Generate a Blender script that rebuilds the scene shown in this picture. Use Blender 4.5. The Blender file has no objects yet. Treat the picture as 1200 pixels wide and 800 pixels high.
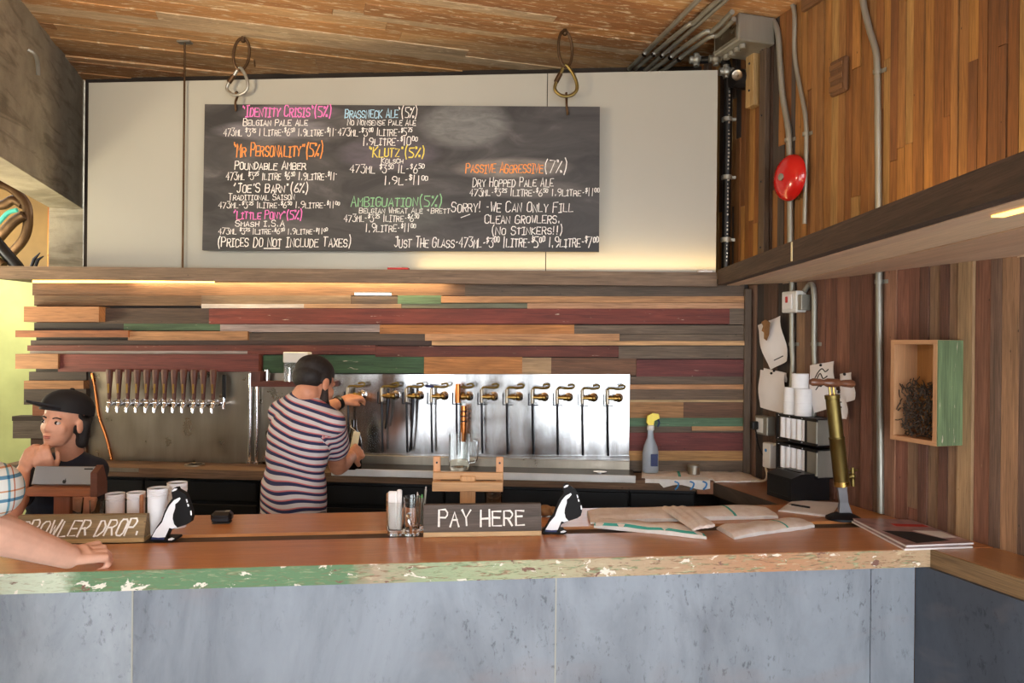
import bpy, math, random
import numpy as np
from mathutils import Vector, Matrix
random.seed(7)
SC = bpy.context.scene
COLL = SC.collection
# ------------------------------------------------------------------ camera
FPX, ROLL, ZC = 876.0, 0.010, 1.70
cam = bpy.data.objects.new('camera', bpy.data.cameras.new('camera')); COLL.objects.link(cam)
cam.data.sensor_width = 36.0; cam.data.lens = 36.0 * FPX / 1200.0
cam.location = (0, 0, ZC); cam.rotation_euler = (math.radians(90), -ROLL, 0)
cam.data.clip_start = 0.05
SC.camera = cam
# ------------------------------------------------------------------ world, lights, exposure
SC.view_settings.view_transform = 'Standard'; SC.view_settings.look = 'None'
SC.view_settings.gamma = 1.0; SC.view_settings.use_curve_mapping = False
SC.view_settings.exposure = 0.0
world = bpy.data.worlds.new('daylight'); SC.world = world; world.use_nodes = True
bg = world.node_tree.nodes['Background']
bg.inputs[0].default_value = (0.90, 0.95, 1.0, 1); bg.inputs[1].default_value = 8.4

def area(name, loc, target, sx, sy, power, col, spread=180):
    l = bpy.data.lights.new(name, 'AREA'); l.shape = 'RECTANGLE'; l.size = sx; l.size_y = sy
    l.energy = power; l.color = col; l.spread = math.radians(spread)
    o = bpy.data.objects.new(name, l); COLL.objects.link(o); o.location = loc
    d = Vector(target) - Vector(loc)
    o.rotation_euler = d.to_track_quat('-Z', 'Y').to_euler()
    return o
WARM = (1.0, 0.72, 0.36)

# ------------------------------------------------------------------ pixel helpers (1200x800 photograph)
def ray(x, y):
    u = (x - 600.0) / FPX; v = (400.0 - y) / FPX
    c, s = math.cos(ROLL), math.sin(ROLL)
    return (u * c - v * s, u * s + v * c)
def P(x, y, d):
    U, V = ray(x, y); return Vector((U * d, d, ZC + V * d))
def PZ(x, y, z):
    U, V = ray(x, y); return P(x, y, (z - ZC) / V)
class Frame:
    def __init__(s, o, ang):
        s.o = Vector((o[0], o[1], 0)); s.ang = ang
        s.X = Vector((math.cos(ang), math.sin(ang), 0)); s.Y = Vector((-math.sin(ang), math.cos(ang), 0))
    def px(s, x, y, off=0.0):
        U, V = ray(x, y)
        d = ((s.o - s.Y * off) @ s.Y) / (Vector((U, 1, 0)) @ s.Y)
        p = P(x, y, d); return ((p - s.o) @ s.X, p.z)
    def loc(s, p):
        q = Vector(p) - s.o; return Vector((q @ s.X, q @ s.Y, p[2]))
    def world(s, lx, ly, z): 
        return s.o + s.X * lx + s.Y * ly + Vector((0, 0, z))
    @property
    def rot(s): return (0, 0, s.ang)
BACK = Frame((1.203, 3.797), math.atan2(-0.08, 1))       # plank wall: local x to the right, -y into the room
RIGHT = Frame((1.203, 3.797), math.atan2(-1, 0.2985))     # right wall: local x towards the street, -y into the room
BAR = Frame((-1.418, 2.079), math.atan2(0.125, 1))        # front edge of the bar
CEILF = Frame((1.203, 3.797), math.atan2(0.2985, 1))      # ceiling boards
CEIL_Z, BAR_Z = 3.28, 1.04

# ------------------------------------------------------------------ colours and materials
def lin(c):
    out = []
    for v in c[:3]:
        v /= 255.0
        out.append(v / 12.92 if v <= 0.04045 else ((v + 0.055) / 1.055) ** 2.4)
    return (*out, 1.0)
MATS = {}
def nodes_of(name):
    m = bpy.data.materials.new(name); m.use_nodes = True
    nt = m.node_tree; b = nt.nodes['Principled BSDF']
    MATS[name] = m
    return m, nt, b
def N(nt, typ, **kw):
    n = nt.nodes.new(typ)
    for k, v in kw.items(): setattr(n, k, v)
    return n
def mixc(nt, fac, a, b, blend='MIX'):
    n = N(nt, 'ShaderNodeMix', data_type='RGBA', blend_type=blend)
    for sock, v in ((n.inputs[0], fac), (n.inputs[6], a), (n.inputs[7], b)):
        if isinstance(v, bpy.types.NodeSocket): nt.links.new(v, sock)
        else: sock.default_value = v
    return n.outputs[2]
def ramp(nt, src, stops, interp='LINEAR'):
    n = N(nt, 'ShaderNodeValToRGB'); cr = n.color_ramp; cr.interpolation = interp
    while len(cr.elements) < len(stops): cr.elements.new(0.5)
    for e, (p, c) in zip(cr.elements, stops):
        e.position = p; e.color = c if len(c) == 4 else (*c, 1)
    nt.links.new(src, n.inputs[0]); return n.outputs[0]
def noise(nt, vec, scale, detail=4, rough=0.55, dist=0.0):
    n = N(nt, 'ShaderNodeTexNoise'); n.inputs['Scale'].default_value = scale
    n.inputs['Detail'].default_value = detail; n.inputs['Roughness'].default_value = rough
    n.inputs['Distortion'].default_value = dist
    if vec is not None: nt.links.new(vec, n.inputs['Vector'])
    return n.outputs['Fac']
def mapping(nt, vec, sc, loc=(0, 0, 0)):
    n = N(nt, 'ShaderNodeMapping'); n.inputs['Scale'].default_value = sc; n.inputs['Location'].default_value = loc
    nt.links.new(vec, n.inputs['Vector']); return n.outputs[0]
def objco(nt): return N(nt, 'ShaderNodeTexCoord').outputs['Object']
def bump(nt, b, h, strength=0.3, dist=0.002):
    n = N(nt, 'ShaderNodeBump'); n.inputs['Strength'].default_value = strength; n.inputs['Distance'].default_value = dist
    nt.links.new(h, n.inputs['Height']); nt.links.new(n.outputs[0], b.inputs['Normal'])
G0, G1 = (0, 0, 0, 1), (1, 1, 1, 1)

def plain(name, c, rough=0.5, metal=0.0, vary=0.12, vscale=18, bumps=0.0, bscale=120, coat=0.0, emit=None, trans=0.0, ior=1.45, spec=0.5):
    m, nt, b = nodes_of(name)
    oc = objco(nt)
    f = noise(nt, oc, vscale, 4)
    lo = tuple(max(0, v * (1 - vary)) for v in lin(c)[:3]) + (1,); hi = tuple(min(1, v * (1 + vary)) for v in lin(c)[:3]) + (1,)
    nt.links.new(ramp(nt, f, [(0.3, lo), (0.7, hi)]), b.inputs['Base Color'])
    b.inputs['Roughness'].default_value = rough; b.inputs['Metallic'].default_value = metal
    b.inputs['Specular IOR Level'].default_value = spec
    b.inputs['Coat Weight'].default_value = coat
    b.inputs['Transmission Weight'].default_value = trans; b.inputs['IOR'].default_value = ior
    if emit:
        b.inputs['Emission Color'].default_value = lin(emit[0]); b.inputs['Emission Strength'].default_value = emit[1]
    if bumps: bump(nt, b, noise(nt, oc, bscale, 3), bumps, 0.003)
    return m

def wood(name, rough=0.7, grain=0.5, dirt=0.35, coat=0.0, wear=None):
    """board colour comes from the mesh's own 'Col' attribute, grain runs along U"""
    m, nt, b = nodes_of(name)
    at = N(nt, 'ShaderNodeAttribute', attribute_name='Col').outputs['Color']
    uv = N(nt, 'ShaderNodeUVMap', uv_map='UVMap').outputs[0]
    g1 = noise(nt, mapping(nt, uv, (2.0, 60, 1)), 3.0, 6, 0.6, 1.2)
    g2 = noise(nt, mapping(nt, uv, (1.2, 12, 1)), 2.2, 3, 0.5, 0.6)
    gg = ramp(nt, g1, [(0.30, (1 - grain,) * 3), (0.68, (1 + grain * 0.25,) * 3)])
    c = mixc(nt, 1.0, at, gg, 'MULTIPLY')
    dd = ramp(nt, g2, [(0.28, (1 - dirt,) * 3), (0.72, (1 + dirt * 0.35,) * 3)])
    c = mixc(nt, 1.0, c, dd, 'MULTIPLY')
    if wear:
        w = ramp(nt, noise(nt, mapping(nt, uv, (5, 26, 1)), 2.0, 7, 0.7, 0.4), [(wear[1], G0), (wear[1] + 0.06, G1)])
        c = mixc(nt, w, c, lin(wear[0]))
    if name in ('rough_boards', 'reclaimed_wood', 'worn_paint'):
        vo = N(nt, 'ShaderNodeTexVoronoi'); vo.inputs['Scale'].default_value = 9.0; nt.links.new(mapping(nt, uv, (1.0, 2.2, 1)), vo.inputs['Vector'])
        c = mixc(nt, ramp(nt, vo.outputs['Distance'], [(0.030, (0.75,) * 3), (0.05, G0)]), c, lin((34, 26, 20)))
        sc = ramp(nt, noise(nt, mapping(nt, uv, (6, 30, 1)), 3.0, 5, 0.7), [(0.70, G0), (0.74, (0.45,) * 3)])
        c = mixc(nt, sc, c, lin((196, 172, 140)))
    nt.links.new(c, b.inputs['Base Color'])
    b.inputs['Roughness'].default_value = rough; b.inputs['Coat Weight'].default_value = coat
    b.inputs['Coat Roughness'].default_value = 0.18
    bump(nt, b, g1, 0.35, 0.003)
    return m
wood('reclaimed_wood'); wood('rough_boards', 0.8, 0.42, 0.32); wood('worn_paint', 0.7, 0.45, 0.4, 0, ((196, 180, 160), 0.64))
wood('ceiling_boards', 0.8, 0.40, 0.25, 0, ((212, 188, 154), 0.55)); wood('varnished_wood', 0.30, 0.22, 0.15, 0.35); wood('new_timber', 0.55, 0.22, 0.12)

def steel(name, c, rough, streak=0.25, aniso=0.0):
    m, nt, b = nodes_of(name)
    oc = objco(nt)
    s = noise(nt, mapping(nt, oc, (6, 6, 0.8)), 2.0, 5, 0.6)
    l = lin(c)
    nt.links.new(ramp(nt, s, [(0.3, tuple(v * (1 - streak) for v in l[:3])), (0.7, l[:3])]), b.inputs['Base Color'])
    b.inputs['Metallic'].default_value = 1.0
    nt.links.new(ramp(nt, noise(nt, oc, 9, 4), [(0.3, (rough * 0.75,) * 3), (0.75, (min(1, rough * 1.35),) * 3)]), b.inputs['Roughness'])
    h = noise(nt, mapping(nt, oc, (1.6, 1.6, 0.7)), 1.6, 2)
    bump(nt, b, h, 0.05, 0.03)
    return m
steel('brushed_steel', (208, 208, 208), 0.20, 0.5); steel('dull_steel', (170, 160, 145), 0.33); steel('chrome', (225, 225, 228), 0.12, 0.05)
steel('galvanised', (160, 157, 146), 0.42); MATS['galvanised'].node_tree.nodes['Principled BSDF'].inputs['Metallic'].default_value = 0.6; steel('brass', (182, 148, 84), 0.32, 0.35); steel('old_brass', (140, 122, 72), 0.44, 0.4)
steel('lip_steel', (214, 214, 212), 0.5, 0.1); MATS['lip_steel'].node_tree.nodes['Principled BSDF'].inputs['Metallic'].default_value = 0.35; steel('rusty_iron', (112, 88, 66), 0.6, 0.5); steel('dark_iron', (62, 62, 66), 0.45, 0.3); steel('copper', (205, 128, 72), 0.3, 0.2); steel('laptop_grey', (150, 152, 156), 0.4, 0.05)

plain('white_panel', (166, 163, 151), 0.38, vary=0.03, vscale=2)
plain('black_plastic', (22, 22, 24), 0.35, spec=0.4); plain('black_satin', (15, 16, 18), 0.42, vary=0.25, vscale=6); plain('black_paint', (14, 13, 14), 0.6, spec=0.25)
plain('white_paint', (235, 238, 242), 0.5, vary=0.03); plain('paper_white', (222, 216, 212), 0.85, vary=0.05, vscale=8)
plain('cup_paper', (236, 236, 238), 0.6, vary=0.03); plain('navy_paint', (28, 42, 92), 0.5)
plain('bell_red', (190, 24, 22), 0.22, vary=0.08, coat=0.6); plain('dark_rubber', (34, 32, 32), 0.65)
plain('skin', (205, 150, 122), 0.5, vary=0.07, vscale=30, spec=0.35); plain('skin_pale', (222, 172, 148), 0.5, vary=0.06, vscale=30, spec=0.35)
plain('hair_dark', (30, 24, 22), 0.6, vary=0.5, vscale=90, bumps=0.7, bscale=260); plain('beard_dark', (44, 32, 27), 0.7, vary=0.5, vscale=120, bumps=0.7, bscale=300)
plain('cap_black', (20, 19, 22), 0.75, vary=0.15); plain('tee_navy', (26, 30, 44), 0.85, vary=0.2, vscale=14); plain('trousers_grey', (92, 92, 92), 0.85); plain('denim', (46, 78, 116), 0.85, vary=0.25, vscale=40)
plain('eye_white', (196, 186, 178), 0.25, vary=0.02); plain('iris_dark', (40, 34, 32), 0.2); plain('lips', (176, 104, 92), 0.45); plain('shoe_dark', (30, 28, 28), 0.6)
plain('plastic_yellow', (232, 208, 20), 0.35, vary=0.05); plain('tag_cream', (235, 222, 178), 0.7, vary=0.04)
plain('leaf_brown', (138, 100, 62), 0.8, vary=0.3, vscale=25); plain('twig_dark', (66, 54, 44), 0.9, vary=0.4, vscale=60)
plain('chalk_white', (236, 232, 224), 0.9, vary=0.12, vscale=120); plain('chalk_pink', (236, 120, 190), 0.9, vary=0.1, vscale=120); plain('chalk_orange', (240, 150, 74), 0.9, vary=0.1, vscale=120)
plain('chalk_blue', (170, 212, 232), 0.9, vary=0.1, vscale=120); plain('chalk_yellow', (232, 212, 92), 0.9, vary=0.1, vscale=120); plain('chalk_green', (138, 190, 140), 0.9, vary=0.1, vscale=120)
plain('concrete_floor', (158, 154, 148), 0.7, vary=0.2, vscale=3); plain('strip_glow', (255, 214, 130), 0.5, emit=((255, 190, 90), 5.0)); plain('strip_white', (255, 255, 255), 0.5, emit=((255, 250, 240), 2.0))
plain('tray_dark', (40, 38, 36), 0.4, 0.6); plain('back_dark', (46, 38, 32), 0.9, vary=0.3, vscale=5)
plain('ink_blue', (70, 140, 200), 0.8); plain('stripe_teal', (70, 165, 150), 0.85); plain('ink_red', (190, 50, 48), 0.6); plain('ink_black', (34, 32, 34), 0.7); plain('cable_cream', (205, 195, 175), 0.5)
plain('tile_yellow', (168, 172, 116), 0.5, vary=0.18, vscale=3); plain('ply_yellow', (128, 98, 50), 0.6, vary=0.25, vscale=3)
plain('magazine_cover', (150, 118, 116), 0.3, vary=0.45, vscale=22); plain('clear_plastic', (235, 240, 240), 0.12, trans=0.85, vary=0.02, ior=1.2); plain('bottle_glass', (22, 16, 12), 0.08, vary=0.05, coat=0.4)
plain('spray_plastic', (190, 200, 210), 0.3, trans=0.45, vary=0.03); plain('white_plastic', (215, 212, 205), 0.45, vary=0.03)

def glass_mat():
    m, nt, b = nodes_of('glass')
    b.inputs['Base Color'].default_value = (0.97, 0.99, 0.98, 1); b.inputs['Roughness'].default_value = 0.02
    b.inputs['Transmission Weight'].default_value = 1.0; b.inputs['IOR'].default_value = 1.45
    c = ramp(nt, noise(nt, objco(nt), 14, 3), [(0.4, (0.02,) * 3), (0.8, (0.10,) * 3)]); nt.links.new(c, b.inputs['Roughness'])
glass_mat()
def concrete_mat():
    m, nt, b = nodes_of('concrete')
    oc = objco(nt)
    c = ramp(nt, noise(nt, oc, 5, 6, 0.6), [(0.3, lin((150, 142, 122))), (0.7, lin((188, 178, 154)))])
    st = ramp(nt, noise(nt, mapping(nt, oc, (1, 1.2, 7)), 2.4, 5, 0.6, 0.8), [(0.36, lin((190, 188, 184))), (0.5, G1)])
    nt.links.new(mixc(nt, 0.7, c, st, 'MULTIPLY'), b.inputs['Base Color']); b.inputs['Roughness'].default_value = 0.9
    bump(nt, b, noise(nt, oc, 26, 6, 0.7), 0.5, 0.01)
concrete_mat()
def zinc_mat(name, c0, c1):
    m, nt, b = nodes_of(name)
    oc = objco(nt)
    big = noise(nt, mapping(nt, oc, (1.5, 1, 0.6)), 3.0, 7, 0.65, 0.5)
    c = ramp(nt, big, [(0.3, lin(c0)), (0.55, lin(c1)), (0.8, lin(tuple(min(255, v + 16) for v in c1)))])
    sp = ramp(nt, noise(nt, mapping(nt, oc, (1, 1, 0.5)), 58, 5, 0.7, 0.3), [(0.33, lin((70, 68, 70))), (0.43, G1)])
    c = mixc(nt, ramp(nt, noise(nt, oc, 2.2, 2), [(0.38, G0), (0.56, G1)]), c, mixc(nt, 0.5, c, sp, 'MULTIPLY'))
    warm = ramp(nt, noise(nt, mapping(nt, oc, (1, 1, 2), (7, 3, 1)), 1.5, 4, 0.6, 0.5), [(0.56, G0), (0.75, (0.45,) * 3)])
    c = mixc(nt, warm, c, lin((150, 132, 126)))
    nt.links.new(c, b.inputs['Base Color'])
    b.inputs['Metallic'].default_value = 0.25; b.inputs['Roughness'].default_value = 0.48
zinc_mat('zinc', (112, 116, 124), (138, 144, 152)); zinc_mat('zinc_light', (136, 142, 148), (168, 173, 178)); zinc_mat('zinc_shaded', (70, 74, 82), (82, 88, 98))

def bar_edge_mat():
    """chipped old paint along the bar front: white, green, then crackled brown-green"""
    m, nt, b = nodes_of('chipped_paint')
    oc = objco(nt)
    sx = N(nt, 'ShaderNodeSeparateXYZ'); nt.links.new(oc, sx.inputs[0])
    mr = N(nt, 'ShaderNodeMapRange'); mr.inputs[1].default_value = 0; mr.inputs[2].default_value = 2.82
    add = N(nt, 'ShaderNodeMath', operation='MULTIPLY_ADD'); nt.links.new(noise(nt, oc, 14, 4), add.inputs[0]); add.inputs[1].default_value = 0.12; add.inputs[2].default_value = -0.06
    a2 = N(nt, 'ShaderNodeMath', operation='ADD'); nt.links.new(sx.outputs[0], a2.inputs[0]); nt.links.new(add.outputs[0], a2.inputs[1])
    nt.links.new(a2.outputs[0], mr.inputs[0]); X = mr.outputs[0]
    green, pale, tan = lin((94, 128, 90)), lin((192, 198, 172)), lin((178, 128, 92))
    base = ramp(nt, X, [(0.0, pale), (0.060, pale), (0.068, green), (0.34, green), (0.36, lin((168, 146, 122))), (0.42, lin((150, 164, 128))), (0.50, lin((160, 168, 132))), (0.60, lin((178, 160, 130))), (0.8, tan), (1.0, lin((176, 150, 118)))])
    st = mapping(nt, oc, (0.22, 1, 1.3))
    crack = ramp(nt, noise(nt, st, 52, 6, 0.7, 0.9), [(0.38, G1), (0.43, G0), (0.52, G0), (0.57, G1)])
    amt = ramp(nt, X, [(0.0, (0.4,) * 3), (0.33, (0.30,) * 3), (0.37, (0.85,) * 3), (1, (0.9,) * 3)])
    mul = mixc(nt, 1.0, crack, amt, 'MULTIPLY')
    wl = ramp(nt, noise(nt, st, 60, 4), [(0.36, lin((204, 192, 156))), (0.48, lin((128, 84, 60))), (0.56, lin((112, 140, 100))), (0.66, lin((196, 184, 150)))])
    c = mixc(nt, mul, base, wl)
    chip = ramp(nt, noise(nt, mapping(nt, oc, (0.8, 1, 1.6)), 16, 5, 0.65, 0.4), [(0.605, G0), (0.62, G1)])
    c = mixc(nt, chip, c, lin((226, 216, 200)))
    chip2 = ramp(nt, noise(nt, mapping(nt, oc, (0.7, 1, 1.8), (3, 1, 9)), 15, 5, 0.65, 0.4), [(0.62, G0), (0.635, G1)])
    c = mixc(nt, chip2, c, lin((120, 84, 70)))
    nt.links.new(c, b.inputs['Base Color']); b.inputs['Roughness'].default_value = 0.65
    bump(nt, b, noise(nt, st, 34, 6, 0.7, 1.6), 0.5, 0.004)
bar_edge_mat()
def board_mat():
    m, nt, b = nodes_of('chalkboard_slate')
    oc = objco(nt)
    sm = noise(nt, mapping(nt, oc, (1.0, 1, 3.0)), 2.6, 6, 0.6, 1.0)
    c = ramp(nt, sm, [(0.38, lin((44, 42, 42))), (0.6, lin((66, 63, 62))), (0.8, lin((104, 100, 98)))])
    def smear(cx, cz, rx, rz, col):
        nonlocal c
        v = mapping(nt, oc, (1 / rx, 0, 1 / rz), (-cx / rx, 0, -cz / rz))
        g = N(nt, 'ShaderNodeTexGradient', gradient_type='SPHERICAL'); nt.links.new(v, g.inputs[0])
        n2 = noise(nt, mapping(nt, oc, (3, 1, 9)), 3, 5, 0.65, 1.2)
        f = mixc(nt, 1.0, ramp(nt, g.outputs['Fac'], [(0.02, G0), (0.35, (0.5,) * 3), (1, (0.6,) * 3)]), ramp(nt, n2, [(0.25, (0.35,) * 3), (0.7, G1)]), 'MULTIPLY')
        c = mixc(nt, f, c, lin(col))
    for px, py, rx, rz, col in ((545, 146, 0.26, 0.14, (150, 150, 146)), (600, 197, 0.34, 0.06, (170, 160, 150)), (320, 152, 0.36, 0.06, (150, 144, 150)), (340, 132, 0.3, 0.05, (140, 120, 132)), (455, 180, 0.3, 0.10, (110, 100, 112)), (470, 250, 0.3, 0.10, (104, 106, 100)), (620, 222, 0.34, 0.05, (120, 114, 108)), (320, 265, 0.3, 0.06, (110, 106, 104))):
        lx, lz = BACK.px(px, py, 0.11); smear(lx, lz, rx, rz, col)
    nt.links.new(c, b.inputs['Base Color']); b.inputs['Roughness'].default_value = 0.6
board_mat()
def towel_mat():
    m, nt, b = nodes_of('towel')
    oc = objco(nt)
    nt.links.new(ramp(nt, noise(nt, oc, 30, 4), [(0.3, lin((226, 208, 194))), (0.7, lin((243, 232, 222)))]), b.inputs['Base Color'])
    b.inputs['Roughness'].default_value = 0.95; bump(nt, b, noise(nt, oc, 420, 2), 0.8, 0.004)
    m, nt, b = nodes_of('towel_white'); oc = objco(nt)
    nt.links.new(ramp(nt, noise(nt, oc, 30, 4), [(0.3, lin((226, 222, 216))), (0.7, lin((240, 238, 234)))]), b.inputs['Base Color'])
    b.inputs['Roughness'].default_value = 0.95; bump(nt, b, noise(nt, oc, 420, 2), 0.8, 0.004)
towel_mat()
def stripe_mat():
    m, nt, b = nodes_of('striped_jersey')
    at = N(nt, 'ShaderNodeAttribute', attribute_name='stripe').outputs['Fac']
    fr = N(nt, 'ShaderNodeMath', operation='FRACT'); nt.links.new(at, fr.inputs[0])
    c = ramp(nt, fr.outputs[0], [(0.0, lin((190, 184, 182))), (0.40, lin((190, 184, 182))), (0.44, lin((36, 40, 74))), (0.78, lin((36, 40, 74))), (0.81, lin((186, 98, 98))), (0.93, lin((190, 110, 110))), (0.97, lin((190, 184, 182)))])
    nt.links.new(c, b.inputs['Base Color']); b.inputs['Roughness'].default_value = 0.9
    m, nt, b = nodes_of('plaid'); oc = objco(nt)
    s = N(nt, 'ShaderNodeSeparateXYZ'); nt.links.new(mapping(nt, oc, (18, 18, 18)), s.inputs[0])
    ad = N(nt, 'ShaderNodeMath', operation='ADD'); nt.links.new(s.outputs[0], ad.inputs[0]); nt.links.new(s.outputs[1], ad.inputs[1])
    f1 = N(nt, 'ShaderNodeMath', operation='FRACT'); nt.links.new(ad.outputs[0], f1.inputs[0])
    f2 = N(nt, 'ShaderNodeMath', operation='FRACT'); nt.links.new(s.outputs[2], f2.inputs[0])
    W, B1, T1 = (232, 232, 228), (120, 170, 190), (200, 120, 90)
    a = ramp(nt, f1.outputs[0], [(0, lin(W)), (0.35, lin(B1)), (0.5, lin(W)), (0.7, lin(T1)), (0.78, lin(W))], 'CONSTANT')
    d = ramp(nt, f2.outputs[0], [(0, lin(W)), (0.3, lin((90, 140, 170))), (0.45, lin(W)), (0.75, lin((210, 150, 110))), (0.82, lin(W))], 'CONSTANT')
    nt.links.new(mixc(nt, 1.0, a, d, 'MULTIPLY'), b.inputs['Base Color']); b.inputs['Roughness'].default_value = 0.9
stripe_mat()
def tattoo_mat():
    m, nt, b = nodes_of('skin_olive'); oc = objco(nt)
    c = ramp(nt, noise(nt, oc, 30, 4), [(0.3, lin((186, 124, 94))), (0.7, lin((204, 142, 110)))])
    nt.links.new(c, b.inputs['Base Color']); b.inputs['Roughness'].default_value = 0.5
tattoo_mat()

# ------------------------------------------------------------------ mesh builder
class MB:
    def __init__(s): s.v = []; s.f = []; s.col = []; s.mi = []; s.sm = []; s.uv = []
    def face(s, idx, mi=0, col=(1, 1, 1), smooth=False, uvs=None):
        s.f.append(idx); s.mi.append(mi); s.col.append(col); s.sm.append(smooth); s.uv.append(uvs)
    def add(s, verts, faces, M=None, mi=0, col=(1, 1, 1), smooth=False, grain=0):
        o = len(s.v); a, b = [k for k in (0, 1, 2) if k != grain]
        ru, rv = random.uniform(0, 40), random.uniform(0, 40)
        uvv = [(p[grain] + ru, p[a] + p[b] + rv) for p in verts]
        for p in verts:
            p = Vector(p); s.v.append(tuple(M @ p if M is not None else p))
        for f in faces: s.face([o + i for i in f], mi, col, smooth, [uvv[i] for i in f])
    def box(s, x0, x1, y0, y1, z0, z1, M=None, mi=0, col=(1, 1, 1), grain=0, bev=0.0):
        if bev > 0:
            b = min(bev, abs(x1 - x0) * .45, abs(y1 - y0) * .45, abs(z1 - z0) * .45)
            V = []; idx = {}
            for i, (xx, sx) in enumerate(((x0, 1), (x1, -1))):
                for j, (yy, sy) in enumerate(((y0, 1), (y1, -1))):
                    for k, (zz, sz) in enumerate(((z0, 1), (z1, -1))):
                        for ax in range(3):
                            p = [xx + sx * b, yy + sy * b, zz + sz * b]; p[ax] = (xx, yy, zz)[ax]
                            idx[i, j, k, ax] = len(V); V.append(p)
            F = []
            for ax in range(3):
                o1, o2 = (ax + 1) % 3, (ax + 2) % 3
                for e in (0, 1):
                    q = []
                    for c1, c2 in ((0, 0), (1, 0), (1, 1), (0, 1)):
                        t = [0, 0, 0]; t[ax] = e; t[o1] = c1; t[o2] = c2; q.append(idx[t[0], t[1], t[2], ax])
                    F.append(q if e else q[::-1])
                for c1 in (0, 1):
                    for c2 in (0, 1):
                        q = []
                        for e in (0, 1):
                            t = [0, 0, 0]; t[ax] = e; t[o1] = c1; t[o2] = c2
                            q.append(tuple(t))
                        F.append([idx[(*q[0], o1)], idx[(*q[1], o1)], idx[(*q[1], o2)], idx[(*q[0], o2)]] if (c1 + c2) % 2 else [idx[(*q[0], o2)], idx[(*q[1], o2)], idx[(*q[1], o1)], idx[(*q[0], o1)]])
            for i in (0, 1):
                for j in (0, 1):
                    for k in (0, 1):
                        q = [idx[i, j, k, 0], idx[i, j, k, 1], idx[i, j, k, 2]]
                        F.append(q if (i + j + k) % 2 else q[::-1])
            s.add(V, F, M, mi, col, False, grain); return
        V = [(x0, y0, z0), (x1, y0, z0), (x1, y1, z0), (x0, y1, z0), (x0, y0, z1), (x1, y0, z1), (x1, y1, z1), (x0, y1, z1)]
        F = [(0, 3, 2, 1), (4, 5, 6, 7), (0, 1, 5, 4), (1, 2, 6, 5), (2, 3, 7, 6), (3, 0, 4, 7)]
        s.add(V, F, M, mi, col, False, grain)
    def prism(s, poly, a0, a1, axis=1, M=None, mi=0, col=(1, 1, 1), grain=0, smooth=False):
        """polygon in the two other axes, extruded along axis"""
        n = len(poly); V = []
        for a in (a0, a1):
            for p in poly:
                q = list(p); q.insert(axis, a); V.append(q)
        F = [list(range(n))[::-1], list(range(n, 2 * n))]
        for i in range(n): j = (i + 1) % n; F.append((i, j, n + j, n + i))
        s.add(V, F, M, mi, col, smooth, grain)
    def tube(s, path, r, seg=10, M=None, mi=0, col=(1, 1, 1), closed=False, caps=True):
        path = [Vector(p) for p in path]; n = len(path)
        rs = r if isinstance(r, (list, tuple)) else [r] * n
        V = []; prev = None
        for i, p in enumerate(path):
            if closed: t = path[(i + 1) % n] - path[i - 1]
            else: t = path[min(i + 1, n - 1)] - path[max(i - 1, 0)]
            t.normalize()
            if prev is None:
                a = Vector((0, 0, 1)) if abs(t.z) < 0.9 else Vector((1, 0, 0))
                u = t.cross(a).normalized()
            else:
                u = prev - t * prev.dot(t); u.normalize()
            prev = u; w = t.cross(u)
            for k in range(seg):
                th = 2 * math.pi * k / seg; V.append(p + (u * math.cos(th) + w * math.sin(th)) * rs[i])
        F = []
        for i in range(n if closed else n - 1):
            i2 = (i + 1) % n
            for k in range(seg):
                k2 = (k + 1) % seg; F.append((i * seg + k, i * seg + k2, i2 * seg + k2, i2 * seg + k))
        if not closed and caps: F.append(list(range(seg))[::-1]); F.append([(n - 1) * seg + k for k in range(seg)])
        s.add(V, F, M, mi, col, True)
    def lathe(s, prof, seg=24, M=None, mi=0, col=(1, 1, 1), sx=1.0, sy=1.0):
        V = []; F = []; n = len(prof)
        for r, z in prof:
            for k in range(seg):
                th = 2 * math.pi * k / seg; V.append((r * math.cos(th) * sx, r * math.sin(th) * sy, z))
        for i in range(n - 1):
            for k in range(seg):
                k2 = (k + 1) % seg; F.append((i * seg + k, i * seg + k2, (i + 1) * seg + k2, (i + 1) * seg + k))
        if prof[0][0] > 1e-6: F.append(list(range(seg))[::-1])
        if prof[-1][0] > 1e-6: F.append([(n - 1) * seg + k for k in range(seg)])
        s.add(V, F, M, mi, col, True)
    def ball(s, c, r, M=None, seg=14, mi=0, col=(1, 1, 1), R=None):
        rx, ry, rz = (r, r, r) if not isinstance(r, (tuple, list)) else r
        T = Matrix.Translation(Vector(c)) @ (R.to_4x4() if R is not None else Matrix.Identity(4)) @ Matrix.Diagonal((rx, ry, rz, 1))
        if M is not None: T = M @ T
        n = max(6, seg // 2 + 1)
        s.lathe([(max(1e-7, math.sin(math.pi * i / n)), -math.cos(math.pi * i / n)) for i in range(n + 1)], seg, T, mi, col)
    def build(s, name, mats, parent=None, M=None, bevel=0.0):
        me = bpy.data.meshes.new(name); me.from_pydata(s.v, [], s.f)
        for m in (mats if isinstance(mats, (list, tuple)) else [mats]): me.materials.append(MATS[m])
        me.polygons.foreach_set('material_index', s.mi); me.polygons.foreach_set('use_smooth', s.sm)
        ca = me.color_attributes.new('Col', 'FLOAT_COLOR', 'CORNER'); uvl = me.uv_layers.new(name='UVMap')
        cols = []; uvs = []
        for f, c, u in zip(s.f, s.col, s.uv):
            for i in range(len(f)): cols.extend((c[0], c[1], c[2], 1.0)); uvs.extend(u[i] if u else (0, 0))
        ca.data.foreach_set('color', cols); uvl.data.foreach_set('uv', uvs)
        me.validate(); me.update()
        o = bpy.data.objects.new(name, me); COLL.objects.link(o)
        if M is not None: o.matrix_world = M
        if parent is not None: o.parent = parent
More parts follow.
